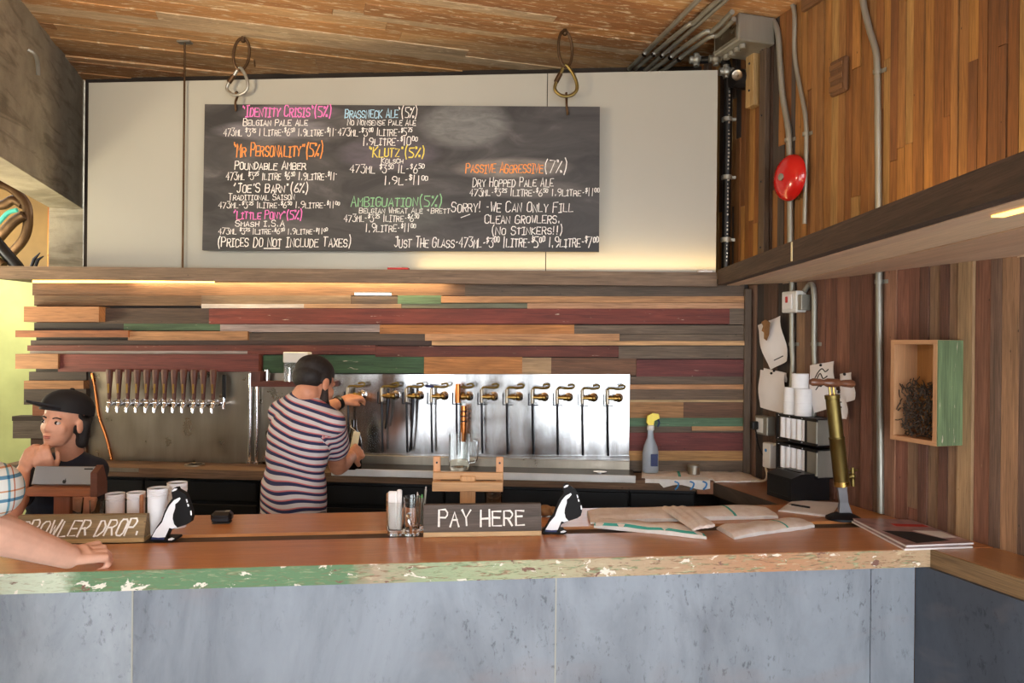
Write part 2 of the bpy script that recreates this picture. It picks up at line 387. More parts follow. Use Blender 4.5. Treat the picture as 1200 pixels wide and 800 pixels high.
        if any(s.sm):
            try: me.set_sharp_from_angle(angle=math.radians(40))
            except Exception: pass
        return o
def L(c): return lin(c)[:3]
def jit(c, a=0.08):
    k = 1 + random.uniform(-a, a); return tuple(v * k for v in L(c))
def tag(o, label=None, cat=None, group=None, kind=None):
    if label: o['label'] = label
    if cat: o['category'] = cat
    if group: o['group'] = group
    if kind: o['kind'] = kind
    return o
def thing(name, label, cat, loc=(0, 0, 0), rz=0.0, group=None):
    o = bpy.data.objects.new(name, None); COLL.objects.link(o); o.empty_display_size = 0.05
    o.location = loc; o.rotation_euler = (0, 0, rz); return tag(o, label, cat, group)
def struct(o): o['kind'] = 'structure'; return o
def fm(F, lx=0, ly=0, z=0): return Matrix.Translation(F.world(lx, ly, z)) @ Matrix.Rotation(F.ang, 4, 'Z')
def on_wall(F, name, label, cat, x, y, off=0.0, group=None):
    lx, lz = F.px(x, y, off); w = F.world(lx, -off, lz)
    return thing(name, label, cat, w, F.ang, group), lx, lz
def dup(root, loc, rz=None, label=None, group=None):
    r = root.copy(); COLL.objects.link(r); r.location = loc
    if rz is not None: r.rotation_euler = (0, 0, rz)
    if label: r['label'] = label
    if group: r['group'] = group
    for ch in list(root.children):
        c = ch.copy(); COLL.objects.link(c); c.parent = r
        for g in list(ch.children):
            d = g.copy(); COLL.objects.link(d); d.parent = c
    return r
def bez(p, n=8):
    """Catmull-Rom through points"""
    p = [Vector(q) for q in p]; out = []
    for i in range(len(p) - 1):
        a, b, c, d = p[max(i - 1, 0)], p[i], p[i + 1], p[min(i + 2, len(p) - 1)]
        for k in range(n):
            t = k / n
            out.append(0.5 * ((2 * b) + (c - a) * t + (2 * a - 5 * b + 4 * c - d) * t * t + (3 * b - a - 3 * c + d) * t ** 3))
    out.append(p[-1]); return out
# ================================================================== the room
def isect(p, d, q, e):
    """2D line intersection p + t d = q + s e"""
    det = d[0] * -e[1] + d[1] * e[0]
    rx, ry = q[0] - p[0], q[1] - p[1]
    t = (rx * -e[1] + ry * e[0]) / det
    return Vector((p[0] + d[0] * t, p[1] + d[1] * t))
def wall_at(F, ly):
    """local x in frame F of the right wall's face, on F's line y = ly"""
    p = F.world(0, ly, 0); w = isect(p, F.X, RIGHT.o, RIGHT.X)
    return F.loc((w.x, w.y, 0))[0]
def poly_slab(mb, pts, z0, z1, **k):
    a = sum(p[0] * q[1] - q[0] * p[1] for p, q in zip(pts, pts[1:] + pts[:1]))
    if a < 0: pts = pts[::-1]
    mb.prism([tuple(p[:2]) for p in pts], z0, z1, axis=2, **k)

fl = MB(); fl.box(-6.0, 2.9, -2.6, 5.6, -0.06, 0.0)
struct(fl.build('floor', 'concrete_floor'))

# ceiling of long boards laid square to the right wall
cb = MB(); y = -6.4
CEILC = [(200, 152, 100), (190, 138, 86), (178, 126, 78), (208, 164, 114), (196, 150, 104), (170, 118, 74), (208, 178, 140)]
while y < 2.4:
    w = random.choice((0.07, 0.09, 0.10, 0.12)); x = -6.4 - random.uniform(0, 2)
    while x < -0.01:
        ln = random.uniform(1.2, 3.2); x1 = min(-0.004, x + ln); dz = random.uniform(0, 0.014)
        cb.box(x, x1 - 0.002, y, y + w - 0.003, CEIL_Z - dz, CEIL_Z + 0.05, col=jit(random.choice(CEILC), 0.12), grain=0)
        x = x1
    y += w
struct(cb.build('ceiling', 'ceiling_boards', M=fm(CEILF)))

# right wall: vertical boards, narrow strips above the ledge, wider ones below
UP = [(156, 108, 54), (142, 94, 46), (166, 118, 60), (126, 80, 40), (150, 104, 56), (134, 86, 42), (116, 74, 40), (160, 122, 70)]
LO = [(158, 112, 86), (138, 92, 70), (122, 80, 62), (168, 126, 92), (146, 96, 76), (150, 116, 88), (128, 98, 80), (112, 76, 60)]
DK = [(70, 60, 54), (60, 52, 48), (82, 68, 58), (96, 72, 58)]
LEDGE_Z0, LEDGE_Z1 = 1.985, 2.05
wr = MB()
def vstrips(x0, x1, z0, z1, pal, widths, split):
    x = x0
    while x < x1:
        w = random.choice(widths); xe = min(x + w, x1); z = z0
        while z < z1 - 0.01:
            ze = z1 if random.random() > split else min(z1, z + random.uniform(0.3, 0.9))
            if z1 - ze < 0.12: ze = z1
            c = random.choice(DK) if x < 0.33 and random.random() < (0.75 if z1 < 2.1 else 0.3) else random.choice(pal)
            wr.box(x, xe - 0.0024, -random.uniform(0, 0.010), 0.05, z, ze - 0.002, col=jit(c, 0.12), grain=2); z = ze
        x = xe
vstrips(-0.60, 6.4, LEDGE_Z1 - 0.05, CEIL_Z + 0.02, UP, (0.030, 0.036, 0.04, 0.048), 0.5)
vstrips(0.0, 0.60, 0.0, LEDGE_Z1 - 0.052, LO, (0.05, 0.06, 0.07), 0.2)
xa = RIGHT.px(1126, 500)[0]; xb = RIGHT.px(1143, 500)[0]
vstrips(0.60, xa - 0.002, 0.0, LEDGE_Z1 - 0.052, LO, (0.04, 0.05, 0.06, 0.075), 0.25)
wr.box(xa, xb, -0.018, 0.05, 0.0, LEDGE_Z1 - 0.052, col=L((172, 138, 100)), grain=2)
vstrips(xb + 0.002, 6.4, 0.0, LEDGE_Z1 - 0.052, LO, (0.04, 0.05, 0.06), 0.25)
wr.box(-0.6, 6.4, 0.05, 0.10, 0.0, CEIL_Z, col=L((40, 30, 24)))
struct(wr.build('wall_right', 'rough_boards', M=fm(RIGHT)))
tr = MB(); tr.box(0.42, 6.4, -0.030, -0.0105, 3.205, CEIL_Z - 0.016, col=L((118, 82, 50)))
struct(tr.build('trim_2', 'rough_boards', M=fm(RIGHT)))

# dark wall behind the white panel
wb = MB(); xL = -3.86
wb.box(xL, 0.62, 0.44, 0.50, 0.0, CEIL_Z + 0.02)
struct(wb.build('wall_back', 'back_dark', M=fm(BACK)))
# street front behind the camera: two openings to the daylight and a pier between them
fw = MB(); fw.box(-5.7, -3.2, -2.75, -2.6, 0, CEIL_Z + 0.02); fw.box(-1.95, -0.55, -2.75, -2.6, 0, CEIL_Z + 0.02); fw.box(-3.2, -1.95, -2.75, -2.6, 2.9, CEIL_Z + 0.02); fw.box(-0.55, 3.2, -2.75, -2.6, 3.05, CEIL_Z + 0.02)
struct(fw.build('wall_front', 'concrete'))
# lit rear wall seen past the concrete column
yw = MB(); yw.box(-5.6, -2.35, 5.25, 5.35, 0.0, 2.12); struct(yw.build('wall_rear', 'tile_yellow'))
yw = MB(); yw.box(-5.6, -2.35, 5.25, 5.35, 2.12, CEIL_Z + 0.02)
struct(yw.build('wall_rear_upper', 'ply_yellow'))
wl = MB(); wl.box(-5.7, -5.6, -2.6, 5.35, 0, CEIL_Z + 0.02); struct(wl.build('wall_left', 'concrete'))
# concrete beam and column
def beam_pt(s, off): return Vector((-2.297 - 0.2985 * s, 3.445 + s, 0)) + Vector((-0.958, -0.286, 0)) * off
bm = MB(); BW_ = 0.185
poly_slab(bm, [beam_pt(1.30, 0), beam_pt(1.30, BW_), beam_pt(-5.5, BW_), beam_pt(-5.5, 0)], 2.485, CEIL_Z + 0.02)
struct(bm.build('concrete_beam', 'concrete'))
cm = MB(); poly_slab(cm, [beam_pt(1.14, -0.0), beam_pt(1.14, BW_), beam_pt(1.42, BW_), beam_pt(1.42, 0)], 0, 2.484)
struct(cm.build('concrete_column', 'concrete'))
ph = thing('bent_conduit', 'short bent grey metal hook on the face of the concrete beam', 'hook', P(40, 72, 3.62))
hk = MB(); o = ph.location
hk.tube(bez([P(33, 58, 3.58) - o, P(40, 63, 3.60) - o, P(44, 72, 3.63) - o, P(45, 88, 3.66) - o], 5), 0.010, 8); hk.build('hook', 'galvanised', ph)
pp_ = P(58, 300, 4.85); pr = thing('vertical_pipe', 'thin rusty vertical pipe beside the concrete column at upper left', 'pipe', (pp_.x, pp_.y, 2.0535))
t = MB(); t.tube([(0, 0, 0), (0, 0, CEIL_Z - 2.07)], 0.012, 8); t.build('pipe', 'copper', pr)

# ------------------------------------------------------------------ plank wall behind the taps
pk = MB()
xl = BACK.px(40, 450, 0)[0]
pk.box(xl, -0.002, 0.012, 0.05, 0.0, 2.03, col=L((44, 36, 32)))
DG, BR, DB = (100, 82, 66), (116, 84, 60), (76, 58, 46)
RED, DRED, TAN, ORG, GRN, GRY = (124, 56, 44), (106, 52, 40), (194, 142, 96), (194, 128, 70), (74, 98, 68), (112, 95, 78)
ROWS = [
 (38, 545, 331, 346, BR, .022), (545, 872, 333, 347, DG, .022),
 (40, 236, 346, 358, (112, 84, 58), .03), (236, 411, 346, 356, (120, 100, 80), .028), (411, 466, 347, 356, DG, .02), (236, 356, 356, 361, (206, 196, 186), .036), (356, 470, 356, 361, (186, 148, 112), .034),
 (466, 517, 346, 356, (92, 120, 88), .028), (517, 872, 347, 354.5, TAN, .03), (470, 618, 355.5, 361, (112, 112, 90), .026), (618, 872, 355, 361.5, (196, 148, 110), .03),
 (28, 116, 359, 377, (172, 120, 78), .085), (116, 245, 361, 379, DB, .03), (245, 855, 361.5, 379.5, RED, .042), (855, 872, 361, 380, GRY, .03),
 (40, 145, 378, 387, (52, 44, 40), .02), (145, 258, 379, 387, GRN, .022), (258, 445, 380, 389, (170, 150, 140), .026), (445, 673, 380.5, 391, ORG, .036), (673, 872, 381, 391, GRY, .03),
 (18, 150, 387, 395, (150, 92, 56), .06), (150, 290, 388, 398.5, (178, 130, 88), .044), (290, 498, 390, 398.5, DG, .02), (498, 726, 391, 399, (196, 146, 102), .036), (726, 872, 391.5, 400, GRY, .028),
 (36, 506, 398.5, 404.5, (72, 52, 44), .02), (506, 872, 399.5, 404.5, (204, 160, 112), .046),
 (32, 440, 404.5, 411, DRED, .04), (440, 725, 405.5, 418, DRED, .036), (725, 872, 405.5, 420, GRY, .028), (35, 305, 411, 414.5, (176, 164, 152), .03), (290, 440, 411, 415, DRED, .038),
 (18, 68, 414.5, 432, (168, 120, 80), .09), (68, 303, 415, 435.5, (114, 54, 46), .075),
 (303, 497, 416, 437, (62, 92, 58), .016), (497, 612, 418, 438, (196, 130, 70), .028), (612, 646, 419, 439, (178, 146, 108), .026), (646, 746, 419, 440, (118, 82, 58), .024), (746, 872, 421, 441, (110, 52, 48), .034),
 (736, 872, 441, 450, DG, .022), (736, 872, 450.5, 456, (188, 134, 90), .034), (736, 872, 456, 468.5, (112, 90, 70), .026), (736, 872, 468.5, 471, (190, 160, 116), .034),
 (736, 801, 471, 489.5, (168, 122, 76), .028), (801, 872, 471, 489.5, (112, 76, 52), .026), (736, 872, 489.5, 499.5, (86, 118, 88), .03),
 (736, 811, 499.5, 507, DG, .022), (811, 872, 499.5, 504.5, (190, 142, 96), .034), (811, 872, 504.5, 507, GRY, .02), (736, 872, 507, 528, (116, 54, 50), .034),
 (736, 872, 528, 539.5, (196, 148, 92), .03), (736, 872, 539.5, 552, GRY, .03),
 (34, 101, 435.5, 446, (60, 44, 36), .03), (28, 98, 446, 455.5, (166, 116, 72), .06), (28, 101, 455.5, 474, (66, 52, 44), .045), (38, 101, 474, 489, (150, 92, 62), .03),
 (14, 101, 487.5, 493, (60, 46, 38), .055), (15, 101, 493, 513.5, (104, 94, 84), .05), (36, 101, 513.5, 526, (90, 66, 50), .03), (30, 101, 526, 545, (112, 82, 60), .03)]
for x0, x1, y0, y1, c, off in ROWS:
    a, zt = BACK.px(x0, y0, off); b, _ = BACK.px(x1, y0, off); _, zt2 = BACK.px(x1, y0, off)
    za = BACK.px(x0, y1, off)[1]; zb = BACK.px(x1, y1, off)[1]
    if x1 == 872: b = min(b, -0.004); b = max(b, -0.03)
    V = [(a, -off, za), (b, -off, zb), (b, 0.012, zb), (a, 0.012, za), (a, -off, zt), (b, -off, zt2), (b, 0.012, zt2), (a, 0.012, zt)]
    pk.add(V, [(0, 3, 2, 1), (4, 5, 6, 7), (0, 1, 5, 4), (1, 2, 6, 5), (2, 3, 7, 6), (3, 0, 4, 7)], col=jit(c, 0.04), grain=0, mi=1 if c in (RED, DRED, GRN, (170, 150, 140), (116, 54, 50), (110, 52, 48), (206, 196, 186), (86, 118, 88), (62, 92, 58)) else 0)
struct(pk.build('wall_planks', ['reclaimed_wood', 'worn_paint'], M=fm(BACK)))
# corner post between plank wall and right wall
cp = MB(); a = BACK.px(873, 450, .02)[0]
cp.box(-0.032, -0.001, -0.05, -0.001, BAR_Z + 0.001, 1.975, col=L((104, 88, 74)), grain=2)
struct(cp.build('trim_1', 'rough_boards', M=fm(BACK)))

# steel splash panels
def px_quad(F, x0, x1, y0, y1, off, th):
    a, za = F.px(x0, y0, off); b, zb = F.px(x1, y0, off); _, zc = F.px(x1, y1, off); _, zd = F.px(x0, y1, off)
    V = [(a, -off, zd), (b, -off, zc), (b, -off + th, zc), (a, -off + th, zd), (a, -off, za), (b, -off, zb), (b, -off + th, zb), (a, -off + th, za)]
    return V, [(0, 3, 2, 1), (4, 5, 6, 7), (0, 1, 5, 4), (1, 2, 6, 5), (2, 3, 7, 6), (3, 0, 4, 7)]
sp = thing('steel_splashback', 'bright brushed steel panel behind the row of brass taps', 'splashback', BACK.world(0, 0, 0), BACK.ang)
m = MB(); V, F_ = px_quad(BACK, 386, 738, 438.5, 540, .036, .02); m.add(V, F_); m.build('panel', 'brushed_steel', sp)
m = MB(); V, F_ = px_quad(BACK, 386, 738, 533.5, 540.5, .043, .006); m.add(V, F_); m.build('lower_flange', 'brushed_steel', sp)
sp2 = thing('steel_splashback', 'dim brownish steel panel behind the dark wooden tap handles', 'splashback', BACK.world(0, 0, 0), BACK.ang)
m = MB(); V, F_ = px_quad(BACK, 102, 386, 432, 545, .012, .01); m.add(V, F_); m.build('panel', 'dull_steel', sp2)
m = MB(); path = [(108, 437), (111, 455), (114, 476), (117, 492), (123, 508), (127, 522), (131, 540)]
m.tube(bez([(lambda q: (q[0], -0.017, q[1]))(BACK.px(x, y, .017)) for x, y in path], 5), 0.007, 8); m.build('edge_reflection', 'copper', sp2)  # orange light reflection on the steel, modelled as a copper bead
for i, x in enumerate((292.5, 300.5)):
    q, lx, lz = on_wall(BACK, 'steel_upright', 'polished steel upright left of the alcove shelf, %s' % ('on the tap handle side' if i == 0 else 'nearer the striped shirt'), 'post', x, 552, .03, 'steel uprights beside the alcove')
    m = MB(); h = BACK.px(x, 437, .03)[1] - BAR_Z - 0.001; q.location.z = BAR_Z + 0.001
    m.tube([(0, 0, 0), (0, 0, h)], 0.012, 12); m.build('tube', 'chrome', q)
    m = MB(); m.lathe([(0.020, 0), (0.020, 0.008), (0.013, 0.012)], 14); m.build('base_flange', 'chrome', q)
# small alcove shelf and its glassware
al = thing('alcove_shelf', 'small red brown shelf on the green boards behind the head with dark hair', 'shelf', BACK.world(0, 0, 0), BACK.ang)
m = MB(); V, F_ = px_quad(BACK, 294, 392, 447, 453, .11, .10); m.add(V, F_, col=L((104, 52, 42))); m.build('board', 'reclaimed_wood', al)
m = MB(); V, F_ = px_quad(BACK, 294, 305, 435.5, 447, .11, .10); m.add(V, F_, col=L((96, 48, 40)), grain=2); m.build('end_bracket', 'reclaimed_wood', al)
q, lx, lz = on_wall(BACK, 'plastic_bin', 'small clear bin of glassware on the alcove shelf', 'bin', 349, 447, .06)
s_ = 4.0 / FPX
m = MB(); m.box(-14 * s_, 14 * s_, -0.035, 0.035, 0.0005, 22 * s_, bev=0.003); m.build('bin_body', 'clear_plastic', q)
m = MB(); m.box(-14.5 * s_, 14.5 * s_, -0.038, 0.038, 22 * s_, 34 * s_, bev=0.003); m.build('lid', 'white_plastic', q)
for i in range(5):
    m = MB(); m.lathe([(0.008, 0.001), (0.009, 0.05), (0.006, 0.062), (0.006, 0.075), (0.0, 0.076)], 10, Matrix.Translation((-0.05 + i * 0.024, -0.045, 0))); m.build('vial', 'chrome' if i % 2 else 'clear_plastic', q)
q, lx, lz = on_wall(BACK, 'steel_jigger', 'little steel cup at the left end of the alcove shelf', 'cup', 313, 447, .06)
m = MB(); m.lathe([(0.013, 0.0005), (0.014, 0.062), (0.012, 0.062), (0.011, 0.004), (0, 0.004)], 16); m.build('cup', 'chrome', q)

# ------------------------------------------------------------------ plank ledge under the white panel
lo = 0.12
sh = thing('plank_ledge', 'long weathered plank ledge running under the white panel', 'shelf', BACK.world(0, 0, 0), BACK.ang)
m = MB(); V, F_ = px_quad(BACK, -60, 832, 312, 328, lo, .04)
za, zb = BACK.px(-60, 311, lo)[1], BACK.px(832, 319, lo)[1]; zc, zd = BACK.px(-60, 325.5, lo)[1], BACK.px(832, 335.5, lo)[1]
V = [list(v) for v in V]
for i, z in ((0, zc), (3, zc), (1, zd), (2, zd), (4, za), (7, za), (5, zb), (6, zb)): V[i][2] = z
xr = BACK.loc((1.01, 3.70, 0))[0]
for i in (1, 2, 5, 6): V[i][0] = xr
m.add(V, F_, col=L((132, 108, 86))); m.build('front_board', 'reclaimed_wood', sh)
xl0 = V[0][0]
m = MB(); m.box(xl0, xr, -lo + 0.041, -0.001, 2.034, 2.053, col=L((120, 96, 76))); m.build('top_board', 'reclaimed_wood', sh)
m = MB(); m.box(xl0, BACK.loc((-2.66, 4.1, 0))[0], 0.0, 1.05, 2.034, 2.053, col=L((96, 78, 62))); m.build('rear_board', 'reclaimed_wood', sh)
m = MB(); V, F_ = px_quad(BACK, 38, 250, 328, 331.2, .06, .012); m.add(V, F_); o = m.build('light_strip', 'strip_glow', sh)
o['label'] = 'glowing warm light strip under the ledge'
q, lx, lz = on_wall(BACK, 'light_bar', 'short white light bar under the middle of the plank ledge', 'light', 437, 344.5, .05)
m = MB(); m.box(-0.095, 0.095, -0.008, 0.016, -0.005, 0.004); m.build('diffuser', 'strip_white', q)
m = MB(); m.box(-0.098, 0.098, -0.009, 0.018, 0.0042, 0.010); m.build('housing', 'galvanised', q)

# white panel above
wp = thing('white_panel', 'tall smooth white panel standing on the plank ledge behind the chalkboard', 'panel', BACK.world(0, 0, 0), BACK.ang)
m = MB(); edges = [(103, 214.5), (216, 640), (641, 840)]
def slope(x, xa, ya, xb, yb): return ya + (yb - ya) * (x - xa) / (xb - xa)
for x0, x1 in edges:
    off, th = .035, .02
    a = BACK.px(x0, 200, off)[0]; b = BACK.px(x1, 200, off)[0]
    zt0 = BACK.px(x0, slope(x0, 105, 97, 841, 82), off)[1]; zt1 = BACK.px(x1, slope(x1, 105, 97, 841, 82), off)[1]; z0 = 2.0535
    V = [(a, -off, z0), (b, -off, z0), (b, -off + th, z0), (a, -off + th, z0), (a, -off, zt0), (b, -off, zt1), (b, -off + th, zt1), (a, -off + th, zt0)]
    k = MB(); k.add(V, [(0, 3, 2, 1), (4, 5, 6, 7), (0, 1, 5, 4), (1, 2, 6, 5), (2, 3, 7, 6), (3, 0, 4, 7)]); k.build('sheet', 'white_panel', wp)
rd = thing('hanging_rod', 'thin rusty rod from ceiling to ledge at the left part of the white panel', 'rod', BACK.world(BACK.px(214, 312, .075)[0], -.075, 2.0535), BACK.ang)
m = MB(); hz = CEIL_Z - 2.0535 - 0.016
m.tube([(0, 0, 0), (0, 0, hz)], 0.0055, 8); m.build('rod', 'rusty_iron', rd)
m = MB(); m.box(-0.035, 0.035, -0.02, 0.02, hz - 0.002, hz + 0.008); m.build('ceiling_plate', 'galvanised', rd)
for px_, lab, w_, mt in ((467, 'small red and white packet lying on the plank ledge', 0.055, 'ink_red'), (826, 'crumpled white scrap at the right end of the plank ledge', 0.035, 'paper_white')):
    q, lx, lz = on_wall(BACK, 'packet' if px_ < 500 else 'paper_scrap', lab, 'packet' if px_ < 500 else 'paper', px_, 317, .10)
    q.location.z = BACK.px(px_, slope(px_, -60, 311, 832, 319), lo)[1] + 0.0005
    m = MB(); m.box(-w_, w_, -0.018, 0.018, 0, 0.010, bev=0.003); m.build('wrapper', mt, q)
    m = MB(); m.box(-w_ * .9, w_ * .3, -0.012, 0.014, 0.0105, 0.013, bev=0.001); m.build('flap', 'paper_white', q)

# ------------------------------------------------------------------ wedge shaped ledge along the right wall
def ledge_x(Y): return 1.01 + (0.943 - 1.01) * (3.70 - Y) / (3.70 - 1.38)
def wall_x(Y): return 1.203 + 0.2985 * (3.797 - Y)
def wall_y(X): return 3.797 - (X - 1.203) / 0.2985
lg = thing('wide_ledge', 'wide wedge shaped wooden ledge along the right wall above head height', 'shelf', (0, 0, 0))
YE = -0.6
m = MB(); poly_slab(m, [(ledge_x(3.68), 3.68), (ledge_x(3.68) + .04, 3.68), (ledge_x(YE) + .04, YE), (ledge_x(YE), YE)], LEDGE_Z0 + 0.002, LEDGE_Z1 + 0.012, col=L((86, 66, 52)), grain=1)
m.build('fascia_board', 'reclaimed_wood', lg)['label'] = 'dark weathered front edge board'
offs = [0.0, 0.10, 0.27, 0.45, 0.64, 0.84, 1.06]
PALE = [(226, 192, 160), (236, 206, 170), (214, 178, 146), (222, 190, 160), (230, 200, 168), (216, 184, 152)]
for i in range(6):
    oa, ob = offs[i] + (0.042 if i == 0 else 0.002), offs[i + 1]
    def line(of, Y): return ledge_x(Y) + of
    def ymeet(of):
        Y = 3.6
        for _ in range(30): Y = min(3.665, wall_y(ledge_x(Y) + of + 0.004))
        return Y
    ya, yb = ymeet(oa), ymeet(ob)
    m = MB(); pts = [(line(oa, YE), YE), (line(ob, YE), YE), (line(ob, yb), yb)] + ([(line(oa, ya), ya)] if ya > yb + 0.001 else [(line(oa, ya), ya)])
    if yb >= 3.664: pts = [(line(oa, YE), YE), (line(ob, YE), YE), (line(ob, 3.665), 3.665), (line(oa, 3.665), 3.665)]
    poly_slab(m, pts, LEDGE_Z0 + (0.004 if i % 2 else 0), LEDGE_Z0 + 0.034, col=L(PALE[i]), grain=1)
    m.build('soffit_board', 'new_timber', lg)
p0 = PZ(1167, 252.5, LEDGE_Z0); m = MB()
m.box(p0.x - 0.010, p0.x + 0.016, p0.y - 0.62, p0.y, LEDGE_Z0 - 0.004, LEDGE_Z0 - 0.0005); m.build('light_strip', 'strip_glow', lg)['label'] = 'glowing light strip let into the underside'
yb_ = 2.62
m = MB(); m.box(ledge_x(yb_) - 0.003, ledge_x(yb_) - 0.0005, yb_ - 0.006, yb_ + 0.006, LEDGE_Z0 + 0.006, LEDGE_Z1 + 0.008); m.build('joint_strip', 'tag_cream', lg)

# ------------------------------------------------------------------ the bar
bar = thing('bar_counter', 'long wooden bar with chipped green front edge and zinc sheet front', 'bar counter', BAR.world(0, 0, 0), BAR.ang)
XL = -1.3
def bar_board(name, y0, y1, z0, z1, colr, mat, parent=bar):
    m = MB(); poly_slab(m, [(XL, y0), (wall_at(BAR, y0) - 0.012, y0), (wall_at(BAR, y1) - 0.012, y1), (XL, y1)], z0, z1, col=L(colr), grain=0); return m.build(name, mat, parent)
BOARD = (200, 130, 74)
bar_board('front_board', 0.004, 0.291, BAR_Z - 0.058, BAR_Z, BOARD, 'varnished_wood')
bx = BAR.loc((*(Vector((1.370, 2.428))), 0))[0]
m = MB(); m.box(XL, bx, 0.0, 0.004, BAR_Z - 0.058, BAR_Z - 0.001); m.build('painted_edge', 'chipped_paint', bar)['label'] = 'front edge with chipped white and green paint'
bar_board('middle_strip', 0.293, 0.386, BAR_Z - 0.050, BAR_Z - 0.010, (96, 74, 58), 'reclaimed_wood')
bar_board('back_board', 0.388, 0.675, BAR_Z - 0.058, BAR_Z, (204, 136, 78), 'varnished_wood')
cx = BAR.px(1072, 730, -.045)[0]
seams = [XL] + [BAR.px(x, 740, -.045)[0] for x in (155, 651, 1020)] + [cx]
for i in range(4):
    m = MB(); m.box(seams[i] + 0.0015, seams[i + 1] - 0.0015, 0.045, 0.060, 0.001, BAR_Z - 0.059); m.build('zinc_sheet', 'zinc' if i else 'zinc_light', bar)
    if i < 2:
        m = MB(); m.box(seams[i + 1] - 0.0022, seams[i + 1] + 0.0022, 0.0435, 0.05, 0.001, BAR_Z - 0.059); m.build('seam_bead', 'white_panel', bar)
m = MB(); m.box(XL, cx - 0.002, 0.061, 0.30, 0.001, BAR_Z - 0.06); m.build('carcass', 'back_dark', bar)
# side bar along the right wall
sb = thing('side_bar', 'narrow wooden side bar along the right wall with shaded grey sheet front', 'bar counter', RIGHT.world(0, 0, 0), RIGHT.ang)
Bp = RIGHT.loc((1.370, 2.428, 0)); wj = BAR.world(wall_at(BAR, 0.0), 0, 0); wl_ = RIGHT.loc(wj)
m = MB(); poly_slab(m, [(Bp.x + 0.001, Bp.y), (2.75, Bp.y), (2.75, -0.012), (wl_.x + 0.004, -0.012)], BAR_Z - 0.058, BAR_Z, col=L((170, 116, 70)), grain=0); m.build('top_board', 'varnished_wood', sb)
m = MB(); m.box(Bp.x + 0.001, 2.75, Bp.y - 0.006, Bp.y - 0.0005, BAR_Z - 0.058, BAR_Z - 0.0015, col=L((142, 112, 76))); m.build('edge_board', 'reclaimed_wood', sb)
cw = RIGHT.loc(BAR.world(cx, 0.045, 0))
m = MB(); m.box(cw.x + 0.001, 2.75, cw.y, cw.y + 0.015, 0.001, BAR_Z - 0.059); m.build('grey_sheet', 'zinc_shaded', sb)  # zinc copy darkened for the shade on this side face

# ------------------------------------------------------------------ back counter, return counter, fridges
BC = 0.255
bk = thing('back_counter', 'weathered wooden back counter below the taps', 'counter', BACK.world(0, 0, 0), BACK.ang)
m = MB(); m.box(xl + 0.02, -0.295, -BC, -0.052, BAR_Z - 0.045, BAR_Z, col=L((128, 98, 72))); m.box(xl + 0.02, -0.034, -0.0519, -0.047, BAR_Z - 0.045, BAR_Z, col=L((128, 98, 72))); m.build('top_board', 'reclaimed_wood', bk)
rc = thing('return_counter', 'dark edged wooden return counter along the right wall behind the bar', 'counter', (0, 0, 0))
wi = 0.292
bp = [RIGHT.world(0, -wi, 0), RIGHT.world(0, -0.012, 0)]
f1 = isect(BACK.world(0, -0.052, 0), BACK.X, bp[0], RIGHT.X); f2 = isect(BACK.world(0, -0.052, 0), BACK.X, bp[1], RIGHT.X)
e1 = isect(BAR.world(0, 0.677, 0), BAR.X, bp[0], RIGHT.X); e2 = isect(BAR.world(0, 0.677, 0), BAR.X, bp[1], RIGHT.X)
# keep clear of the back counter's right end
b_end = BACK.world(-0.293, -BC, 0); b_end2 = BACK.world(-0.293, -0.053, 0)
m = MB(); poly_slab(m, [f2, e2, e1, isect(b_end, BACK.X, bp[0], RIGHT.X), b_end, b_end2], BAR_Z - 0.058, BAR_Z - 0.001, col=L((150, 96, 60)), grain=1); m.build('top_board', 'varnished_wood', rc)
g1 = Vector(e1) + Vector((RIGHT.Y * -0.004)[:2]); g2 = isect(b_end, BACK.X, bp[0], RIGHT.X); g3 = g2 + Vector((RIGHT.Y * -0.004)[:2])
m = MB(); poly_slab(m, [Vector(e1), g1, g3, g2], BAR_Z - 0.062, BAR_Z - 0.002, col=L((66, 52, 44)), grain=1); m.build('edge_board', 'reclaimed_wood', rc)
m = MB(); poly_slab(m, [e2, Vector(e1) + Vector((RIGHT.Y * 0.03)[:2]), g2 + Vector((RIGHT.Y * 0.03)[:2]), f2 - Vector((BACK.Y * 0.2)[:2])], 0.001, BAR_Z - 0.063, col=L((34, 30, 28)), grain=1); m.build('cabinet', 'black_paint', rc)
bnds = [60, 165, 300, 520, 738, 830]
names = ['black bar fridge below the left tap panel, behind the white paper cups', 'black bar fridge beside the pouring person, below the dark tap handles', 'black bar fridge behind the wooden tablet stand', 'black bar fridge below the right half of the drip tray', 'narrow black bar fridge next to the return counter']
for i in range(5):
    a = BACK.px(bnds[i], 585, BC)[0] + 0.002; b = BACK.px(bnds[i + 1], 585, BC)[0] - 0.002
    b = min(b, -0.30)
    q = thing('bar_fridge', names[i], 'fridge', BACK.world((a + b) / 2, -BC + 0.02, 0.001), BACK.ang, 'black fridges under the back counter')
    h = (b - a) / 2
    m = MB(); m.box(-h, h, 0.02, 0.23, 0, BAR_Z - 0.048); m.build('body', 'black_satin', q)
    m = MB(); m.box(-h + 0.004, h - 0.004, 0.0, 0.018, 0.10, 0.86, bev=0.004); d_ = m.build('door', 'black_satin', q)
    m = MB(); m.tube([(-h + 0.03, 0.0, 0.80), (-h + 0.03, -0.02, 0.80), (h - 0.03, -0.02, 0.80), (h - 0.03, 0, 0.80)], 0.006, 8); m.build('handle', 'dark_iron', d_)
    m = MB(); m.box(-h + 0.004, h - 0.004, 0.004, 0.018, 0.88, 0.975, bev=0.003); m.build('top_rail', 'black_satin', q)
